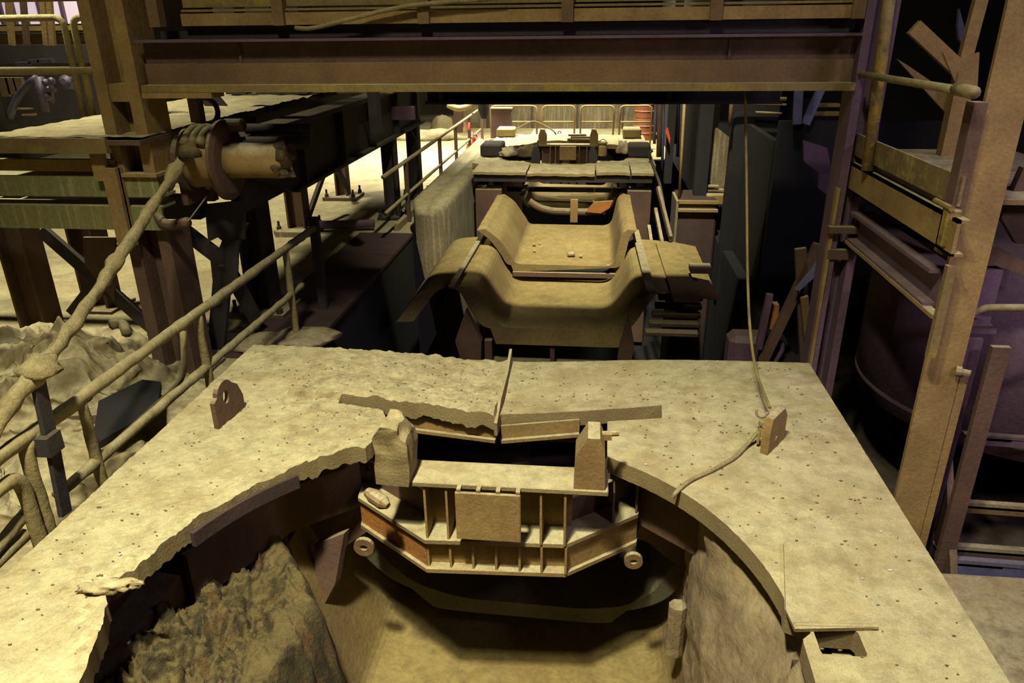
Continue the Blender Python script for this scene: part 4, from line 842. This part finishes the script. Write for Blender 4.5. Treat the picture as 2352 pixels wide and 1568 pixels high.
b = MB(); b.tube(sub(bend([(RX, a.y - .9, z2), (RX, a.y, z2), (RX, a.y, FZ)], .12), .05), .042, 12, jit=.2); b.build('hoop', 'pipe', h2, smooth=True)
for py0_, py1_ in ((1250, 1140), (1285, 1205)):
    p = at(0, py0_, x=RX - .05); q = at(72 if py0_ == 1250 else 60, py1_ + 20, x=RX - .05); caked(p - (q - p) * .6, q, .036, 'mid_rail', h2)
st = MB(); st.bar(at(85, 868, x=-3.13), at(118, 1020, x=-3.13), .03, .09, up=(0, 1, 0)); st.bar(at(116, 1000, x=-3.13), at(150, 1180, x=-3.13), .03, .085, up=(0, 1, 0)); st.box(at(110, 1030, x=-3.13) - Vector((.05, .05, .03)), at(110, 1005, x=-3.13) + Vector((.05, .05, .03)))
tag(st.build('strap_bar', 'dark'), 'dark flat strap bar tied upright to the railing under the rope knot', 'bar')
# ---------------------------------------------------------------- crumpled tarpaulin heap
def crease(x, y, k, sd): return 1 - min(1, abs(noise.noise(Vector((x * k, y * k, sd)))) * 3.2)
def tarp(u, v):
    x = -6.9 + 3.55 * u; y = 3.2 + 4.2 * v
    c = math.exp(-(((x + 5.05) / 1.10) ** 2 + ((y - 5.75) / .98) ** 2) ** 1.6)
    c2 = .75 * math.exp(-(((x + 4.0) / .85) ** 2 + ((y - 4.0) / .95) ** 2) ** 1.6)
    wx = x + .22 * fbm(x * 1.6, y * 1.6, 4); wy = y + .22 * fbm(x * 1.6, y * 1.6, 8)
    f = .19 * crease(wx + wy * .3, wy * 1.5, 1.0, 1) + .12 * crease(wx * 1.2, wy - wx * .5, 1.7, 5) ** 2 + .055 * crease(wx + wy, wy, 3.4, 9) ** 2 + .02 * crease(wx - wy * .6, wy, 6.5, 3) + .02 * fbm(wx * 7, wy * 7, 2)
    z = FZ - .03 + .45 * c + .16 * c2 + (c + c2) * (f + .10 * fbm(x * 1.8, y * 1.8, 12) - .05)
    return (wx, wy, max(z, FZ - .03))
tarp_ = grid(tarp, 190, 220); tarp_.f = [q for q in tarp_.f if max(tarp_.v[i][2] for i in q) > FZ - .02]; tag(tarp_.build('tarpaulin_heap', 'tarp', smooth=True), 'crumpled dusty tarpaulin heaped on the floor behind the near railing', 'tarpaulin')
b = MB(); b.tube(sub(bend([at(255, 745, z=-.05), at(275, 738, z=-.05), at(290, 752, z=-.08), at(292, 765, z=-.1)], .05), .03), .05, 8, jit=.5); tag(b.build('rolled_flap', 'tarp', smooth=True), 'rolled flap standing out at the top of the tarpaulin heap', 'flap')
b = MB(); p = at(130, 958, z=-.50); b.bar(p + Vector((-.4, .0, 0)), p + Vector((.75, .12, .02)), .22, .08); tag(b.build('wood_plank', 'wood'), 'short dark plank lying at the near foot of the tarpaulin heap', 'plank')
b = MB(); p = at(300, 930, z=-.5); b.prism([at(230, 935, z=-.4), at(330, 885, z=-.4), at(372, 890, z=-.4), at(365, 950, z=-.4), at(215, 1040, z=-.4)], (0, 0, .06)); tag(b.build('shadow_sheet', 'black'), 'black sheet drawn as the shadow between the railing posts by the tarpaulin', 'sheet')  # black sheet put in as the shadow gap beside the heap
for i, (px, py) in enumerate(((600, 790), (700, 775))):
    p = at(px, py, z=-.62); b = lumpy(p, .35, .3, .07, 70 + i, 8); tag(b.build('dirt_heap', 'brown', smooth=True), ['left', 'right'][i] + ' flat dirt patch on the shaded floor past the near deck corner', 'dirt')
# floor scraps under the platform
b = MB(); p = at(185, 565, z=FZ); b.box(p + Vector((-.2, 0, 0)), p + Vector((.3, .3, .3)), bev=.02); tag(b.build('scrap_drum', 'tan'), 'small scrap container on the bright floor under the left platform', 'container')
# ================================================================== RIGHT SIDE
rc = hcolumn('portal_column', 'violet-brown H-section column at the right end of the girder', 1.935, 2.165, 6.12, .26, -3.0, 4.2, 'violet')
b = MB(); b.box((1.925, 6.1, -3.0), (1.95, 6.16, 1.3)); b.build('flange_edge', 'tan', rc)
b = MB(); b.box((1.90, 6.05, .95), (2.25, 6.12, 1.0)); b.box((1.93, 6.1, .72), (2.1, 6.15, .80)); b.build('bracket', 'brown', rc)
rp = thing('side_platform', 'right-hand platform with scuffed toe plate and channel edge', 'platform')
PX = 2.06
b = MB(); b.box((PX, 4.42, 1.535), (PX + .02, 6.62, 1.70)); b.build('toe_plate', mat('scuffed_toe_plate', (126, 104, 60), (104, 84, 54), DUST, .7, 5, .85, .4, 40, rust=(196, 184, 84), rust_amt=.35), rp)
b = MB(); b.box((PX - .02, 4.32, 1.27), (PX, 6.30, 1.48)); b.box((PX - .02, 4.32, 1.46), (PX + .05, 6.30, 1.48)); b.box((PX - .02, 4.32, 1.27), (PX + .05, 6.30, 1.285)); b.build('edge_channel', 'tan', rp)
for k in range(4):
    b = MB(); b.box((PX + .02, 4.64 + k * .5, 1.50), (3.4, 5.125 + k * .5, 1.53)); b.build('floor_plate', 'steel', rp)
b = MB(); b.prism([at(2172, 390, z=1.54), at(2223, 392, z=1.54), at(2214, 432, z=1.54), at(2200, 428, z=1.54), at(2203, 420, z=1.54)], (0, 0, .012)); b.build('bright_patch', 'refr', rp)
b = MB(); b.tube([at(2050, -60, x=PX - .03), at(1992, 392, x=PX - .03)], .042, 12); b.build('yellow_post', 'yellow', rp, smooth=True)
b = MB(); b.tube([at(1932, 163, x=PX - .09), at(2238, 213, x=PX - .09)], .024, 10); b.tube([at(2196, 204, x=PX - .09), at(2238, 213, x=PX - .09)], .034, 10); b.build('rail', 'pipe', rp, smooth=True)
p0_, p1_ = at(2196, 225, x=PX), at(2170, 540, x=PX); b = MB(); b.box((PX - .02, p1_.y - .05, 1.25), (PX + .05, p1_.y + .05, p0_.z)); b.build('angle_post', 'brown', rp)
b = MB(); b.box((PX - .05, p1_.y - .09, 1.30), (PX + .03, p1_.y - .02, 1.52), bev=.01); b.tube([(PX - .04, p1_.y - .1, 1.53), (PX - .04, p1_.y + .12, 1.53)], .018, 8); b.build('post_clamp', 'yellow', rp)
hb = hbeam((PX + .08, 6.1, 1.0), (PX + .08, 4.56, 1.0), .17, .24, 'violet', rp)
b = MB(); b.box((PX - .01, 4.40, .86), (PX + .05, 6.1, .885)); b.build('lower_flange', 'tan', rp)
b = MB(); b.box((PX - .0, 4.36, .62), (PX + .05, 4.40, 1.2)); b.build('end_plate', 'olive', rp)
# truss behind the platform
tt = thing('wall_truss', 'brown diagonal truss joint with gusset above the right platform', 'truss')
yt = 6.3; J = at(2208, 165, y=yt)
brace(J, at(2098, 62, y=yt), .11, tt, 'tan', 'diagonal'); brace(J, at(2262, -40, y=yt), .09, tt, 'tan', 'diagonal')
b = MB(); b.prism([at(2060, 135, y=yt + .05), at(2085, 150, y=yt + .05), at(2210, 235, y=yt + .05), at(2182, 268, y=yt + .05), at(2150, 235, y=yt + .05)], (0, .03, 0)); b.build('lower_gusset', 'olive', tt)
b = MB(); b.prism([at(2165, 120, y=yt - .04), at(2212, 135, y=yt - .04), at(2250, 120, y=yt - .04), at(2245, 205, y=yt - .04), at(2205, 215, y=yt - .04)], (0, .03, 0)); b.build('gusset', 'tan', tt)
b = MB(); b.box((J.x - .04, yt - .05, 1.5), (J.x + .09, yt + .05, J.z)); b.build('hanger', 'tan', tt)
b = MB(); b.prism([at(2204, 20, y=9), at(2215, 60, y=9), at(2214, 110, y=9), at(2203, 90, y=9), at(2200, 60, y=9)], (0, .05, 0)); b.build('glint_patch', 'bluish', tt)  # leaf-shaped patch of light beyond, drawn as a bluish plate
# big front column on the right
fc2 = thing('front_column', 'large tan column in front of the right platform', 'column')
b = MB(); b.box((2.125, 4.5, -1.5), (2.345, 4.53, 4.2)); b.build('front_flange', 'tan', fc2)
b = MB(); b.box((2.35, 4.5, -1.5), (2.40, 4.56, .45)); b.build('edge_strip', 'tan', fc2)
b = MB(); b.box((2.40, 4.74, -1.5), (2.56, 4.77, .6)); b.build('web', 'violet', fc2)
b = MB(); b.box((2.53, 4.56, -1.5), (2.64, 4.60, .62)); b.build('rear_flange', 'brown', fc2)
b = MB(); b.lathe([(0, .03), (.03, .03), (.035, .018), (.08, .018)], at(2196, 850, y=4.48) + Vector((.0, 0, 0)), (1, -.5, 0), 8); b.build('bolt', 'refr', fc2)
b = MB(); b.box((2.36, 4.9, .62), (2.66, 5.0, 1.02)); b.box((2.34, 4.84, .60), (2.68, 5.0, .64)); b.box((2.36, 4.86, .70), (2.58, 4.9, .72)); tag(b.build('junction_box', 'violet'), 'dull violet box with a ledge fixed right of the large tan column', 'box')
b = MB(); q = [at(2206, 775, y=4.75), at(2213, 735, y=4.75), at(2252, 707, y=4.75), at(2300, 706, y=4.75), at(2420, 707, y=4.75)]
b.tube(sub(bend(q, .09), .04), .024, 10); tag(b.build('bent_handrail', 'pipe', smooth=True), 'bent tube handrail running off right from the large tan column', 'handrail')
for i, (pts, m_) in enumerate((([(2300, 500), (2352, 385), (2420, 385), (2420, 560), (2335, 560)], 'brown'), ([(2238, 612), (2262, 560), (2290, 565), (2352, 600), (2420, 640), (2352, 632), (2290, 610)], 'brown'))):
    b = MB(); b.prism([at(x_, y_, y=4.9) for x_, y_ in pts], (0, .06, 0)); tag(b.build('gusset_plate', m_), ['upper brown gusset plate at the right frame edge', 'lower brown gusset plate right of the large tan column'][i], 'plate')
# drum vessel
dv = thing('suspended_vessel', 'big dark violet cylindrical vessel under the right platform', 'vessel')
b = MB(); b.lathe([(0, 1.22), (.03, 1.3), (1.52, 1.3)], (3.78, 6.35, -.58), (0, 0, 1), 72); b.build('vessel_shell', 'violet', dv, smooth=True)
b = MB(); b.lathe([(0, 1.305), (.03, 1.305)], (3.78, 6.35, -.45), (0, 0, 1), 72); b.build('vessel_band', 'violet', dv)
for x_ in (2.9, 4.6):
    b = MB(); b.box((x_, 6.3, .94), (x_ + .06, 6.4, 1.5)); b.build('hanger', 'dark', dv)
# stairs on the far right
sr = thing('steel_stair', 'steel stair with pale tread edges rising at the right frame edge', 'stair')
ys_ = 4.95
for i, (a, c_, th) in enumerate((((2222, 1003), (2420, 1042), .06), ((2176, 1158), (2420, 1206), .06), ((2150, 1258), (2420, 1300), .08), ((2180, 1292), (2420, 1340), .16))):
    p = at(*a, y=ys_ - .12 * i); q = at(*c_, y=ys_ - .12 * i); q.z = p.z - .02
    b = MB(); b.prism([p, q, q + Vector((0, 0, -th)), p + Vector((0, 0, -th))], (0, .04, 0)); b.prism([p, q, q + Vector((0, .09, 0)), p + Vector((0, .09, 0))], (0, 0, -.02)); b.build('tread', ['violet', 'steel', 'brown', 'bluish'][i], sr)
b = MB(); b.bar(at(2338, 1405, y=4.3), at(2225, 1530, y=4.0), .05, .1); b.build('stringer', 'brown', sr)
b = MB(); b.bar((3.55, 5.4, .3), (3.45, 4.3, -1.45), .06, .3); b.build('stringer', 'brown', sr)
b = MB(); b.bar((2.62, 5.4, .2), (2.62, 4.4, -1.4), .05, .22); b.build('stringer', 'brown', sr)
b = MB(); b.box((2.3, 1.0, -1.0), (4.5, 4.3, -.94)); b.box((2.3, 1.0, -1.5), (2.36, 4.3, -1.0)); tag(b.build('lower_landing', 'brown'), 'brown lower landing to the right of the near deck', 'landing')
# middle right: chute, struts, wire sling
ct = thing('strut_frame', 'brown strut frame with a blue chute beside the right column', 'frame')
yc = 7.0
brace(at(1838, 570, y=yc), at(1850, 850, y=yc), .10, ct, 'brown', 'strut'); brace(at(1880, 560, y=yc), at(1752, 830, y=yc), .09, ct, 'brown', 'strut')
brace(at(1768, 675, y=yc), at(1742, 800, y=yc), .06, ct, 'violet', 'strut'); brace(at(1846, 680, y=yc - .1), at(1862, 850, y=yc - .1), .07, ct, 'steel', 'strut')
b = MB(); b.prism([at(1892, 588, y=yc - .2), at(1888, 622, y=yc - .2), at(1836, 668, y=yc - .2), at(1828, 666, y=yc - .2)], (0, .05, 0)); b.build('blue_chute', 'bluish', ct)
b = MB(); b.prism([at(1765, 700, y=yc + .1), at(1790, 700, y=yc + .1), at(1786, 760, y=yc + .1), at(1765, 755, y=yc + .1)], (0, .1, 0)); b.build('rusty_block', 'rust', ct)
p = at(1678, 775, y=7.2); q = at(1742, 850, y=7.2); b = MB(); b.box((p.x, 7.2, -1.2), (q.x + .1, 7.5, p.z), bev=.06); tag(b.build('round_cover', 'violet'), 'dull violet cover standing just past the far right of the near deck', 'cover')
b = MB(); b.tube(bend([at(1742, 800, y=7.1), at(1790, 780, y=7.1), at(1800, 800, y=7.1), at(1780, 830, y=7.1)], .1), .025, 8); b.build('hook_arm', 'violet', ct)
# bulkhead posts, lit panel and pipes beyond
dkp = thing('guide_frame', 'black guide posts standing on the right kerb of the pit', 'frame')
for px, w_, yq in ((1612, .20, 12.2), (1722, .62, 11.2), (1535, .12, 13.2)):
    p = at(px, 400, y=yq); b = MB(); b.box((p.x - w_ / 2, yq, -1.4 if px > 1700 else -.04), (p.x + w_ / 2, yq + .2, 3.2)); b.build('post', 'black', dkp)
b = MB(); b.box((1.36, 12.0, 1.9), (3.2, 12.3, 2.2)); b.build('top_beam', 'black', dkp)
p = at(1572, 225, y=12.0); b = MB(); b.tube([at(1573, 215, y=12.0), at(1560, 452, y=12.0)], .022, 8); b.build('thin_pipe', 'tan', dkp, smooth=True)
b = MB(); b.box((1.36, 11.86, -.10), (1.98, 11.9, -.05)); b.box((1.36, 11.82, -.22), (1.98, 11.9, -.18)); b.build('sill_bar', 'tan', dkp)
lp = MB(); lp.prism([at(1636, 302, y=12.6), at(1648, 294, y=12.6), at(1682, 320, y=12.6), at(1684, 475, y=12.6), at(1630, 420, y=12.6)], (0, .06, 0)); lpo = tag(lp.build('lit_panel', 'conc'), 'tall pale panel glimpsed between the black guide posts', 'panel')
b = MB(); b.box(*rect(1622, 450, 1686, 468, 12.1, .3)); tag(b.build('sill_block', 'tan'), 'tan sill block below the pale panel between the guide posts', 'block')
for i in range(3):
    b = MB(); b.box(*rect(1626, 428 + 9 * i, 1652 + 12 * i, 431 + 9 * i, 12.3, .15)); tag(b.build('thin_step', 'steel'), ['top', 'middle', 'bottom'][i] + ' thin step edge below the pale panel', 'step', 'thin steps by the guide posts')
vp = thing('pipe_bundle', 'vertical pipes and wires along the right of the far car', 'pipes')
for i, px in enumerate((1503, 1513, 1521, 1548, 1556)):
    yq = 15.5; b = MB(); b.tube([at(px + 3, 236, y=yq), at(px, 330 + 30 * (i % 3), y=yq)], .03 + .02 * (i % 2), 8); b.build('pipe', 'steel' if i % 2 else 'bluish', vp, smooth=True)
b = MB(); b.tube(sub(bend([at(1499, 345, y=15), at(1490, 352, y=15), at(1497, 375, y=15), at(1515, 420, y=13.5), at(1524, 470, y=12.8)], .2)), .03, 8); b.build('loose_cable', 'dark', vp, smooth=True)
for i, (a, c_) in enumerate((((1505, 480), (1521, 560)), ((1490, 520), (1497, 565)), ((1511, 430), (1540, 545)))):
    b = MB(); b.bar(at(*a, y=12.2), at(*c_, y=11.6), .05, .07); tag(b.build('leaning_bar', 'brown'), ['middle', 'leftmost', 'rightmost'][i] + ' of three bars leaning by the right trough shoulder', 'bar', 'leaning bars by the trough')
p = at(1530, 370, y=14.5); b = MB(); b.prism([at(1528, 300, y=13), at(1534, 292, y=13), at(1540, 318, y=13), at(1538, 330, y=13)], (0, .04, 0)); tag(b.build('red_tab', 'orange'), 'small red tab on a post right of the far car', 'tab')
b = MB(); b.box(*rect(1586, 617, 1636, 628, 9.6, .25)); tag(b.build('pale_step', 'tan'), 'small pale step plate in the dark right of the troughs', 'step')
up = thing('overhead_pipes', 'thin pale pipes running under the girder at its right end', 'pipes')
yu = 11.0
b = MB(); b.tube(bend([at(1676, 290, y=yu), at(1681, 228, y=yu), at(1720, 227, y=yu), at(1806, 228, y=yu)], .1), .03, 8); b.build('pipe', 'steel', up, smooth=True)
for y0_, x0_, x1_ in ((238, 1725, 1806), (258, 1735, 1795)):
    b = MB(); b.tube([at(x0_, y0_, y=yu), at(x1_, y0_ + 3, y=yu)], .018, 8); b.build('pipe', 'steel', up, smooth=True)
for y0_, y1_ in ((238, 246), (257, 266)):
    b = MB(); b.box(*rect(1872, y0_, 1930, y1_, 9.5, .08)); b.build('lit_bar', 'olive', up)
for i, (a, c_) in enumerate((((1837, 170), (1830, 285)), ((1900, 170), (1850, 285)))):
    b = MB(); b.bar(at(*a, y=9.2), at(*c_, y=9.2), .06, .09, up=(1, 0, 0)); b.build('blue_strut', 'bluish', g2)
b = MB(); b.prism([at(1798, 450, y=9.5), at(1806, 450, y=9.5), at(1812, 503, y=9.5), at(1790, 505, y=9.5)], (0, .05, 0)); b.build('blue_wedge', 'bluish', ct)
b = MB(); b.prism([at(1846, 322, y=7.6), at(1900, 340, y=7.6), at(1912, 400, y=7.6), at(1885, 398, y=7.6), at(1848, 372, y=7.6)], (0, .05, 0)); b.prism([at(1884, 400, y=7.5), at(1920, 402, y=7.5), at(1918, 462, y=7.5), at(1880, 432, y=7.5)], (0, .05, 0)); b.build('side_panel', 'violet', rp)
b = MB(); b.box((2.16, 9.45, -1.5), (2.24, 12.5, 1.2)); tag(b.build('shade_screen', 'black'), 'black screen added as darkness right of the troughs', 'guard')  # black screen put in to stand for unlit space
b = MB(); b.box((2.17, 9.3, -1.5), (6, 9.4, 1.45)); tag(b.build('shade_backing', 'black'), 'black panel added as darkness behind the right column', 'panel')  # second black screen, keeps the space behind the column dark
# wire sling and hook on the right wing of the near deck
sl = thing('wire_sling', 'thin wire sling hanging onto a hooked lug on the right deck wing', 'sling')
Q = at(1768, 935, z=.20)
pts = [at(1712, 200, y=6.7), at(1716, 530, y=6.0), at(1717, 640, y=5.75), at(1722, 760, y=5.3), at(1736, 860, y=4.95), Q]
b = MB(); b.tube(sub(bend(pts, .5), .06), .011, 8); b.build('wire', 'wire', sl, smooth=True)
hk = thing('shackle_lug', 'upright lug with a shackle and wire ends on the right deck wing', 'lug')
L0 = at(1745, 1040, z=0); L1 = at(1775, 1010, z=0)
b = MB(); e = (L1 - L0).normalized(); nrm = Vector((e.y, -e.x, 0)) * .05
b.prism([L0 + Vector((0, 0, -.02)), L1 + e * .06 + Vector((0, 0, -.02)), L1 + e * .06 + Vector((0, 0, .18)), L1 + Vector((0, 0, .25)), L0 + e * .02 + Vector((0, 0, .25)), L0 + Vector((0, 0, .16))], nrm); b.build('lug_plate', 'tan', hk)
c = at(1750, 945, z=.17); b = MB(); b.tube(arc(c, .036, 2.6, 6.2, 12, (1, 0, 0), (0, .3, .95)), .010, 8); b.build('shackle', 'refr', hk, smooth=True)
c = at(1764, 1000, z=.09); b = MB(); b.tube(arc(c, .045, 3.3, 6.2, 12, (1, .2, 0), (0, .4, .9)), .016, 8); b.build('shackle', 'refr', hk, smooth=True)
b = lumpy(at(1752, 972, z=.13), .03, .03, .035, 80, 6); b.build('knot', 'rope', hk)
b = MB(); b.tube(sub([at(1750, 985, z=.1), at(1752, 1030, z=.02)], .03), .012, 8); b.tube(sub([at(1745, 985, z=.1), at(1740, 1020, z=.02)], .03), .01, 8); b.build('wire_end', 'wire', hk)
tl = [at(1750, 982, z=.10), at(1715, 1022, z=.02), at(1690, 1050, z=.014), at(1640, 1078, z=.014), at(1590, 1100, z=.014), at(1570, 1114, z=.016), at(1555, 1128, z=.012), at(1544, 1142, z=-.02)]
b = MB(); b.tube(sub(bend(tl, .06), .04), [.013] * 999, 8) if False else b.tube(sub(bend(tl, .06), .04), .013, 8); tag(b.build('rope_end', 'rope', smooth=True), 'loose rope end lying across the right deck wing over its rim', 'rope')
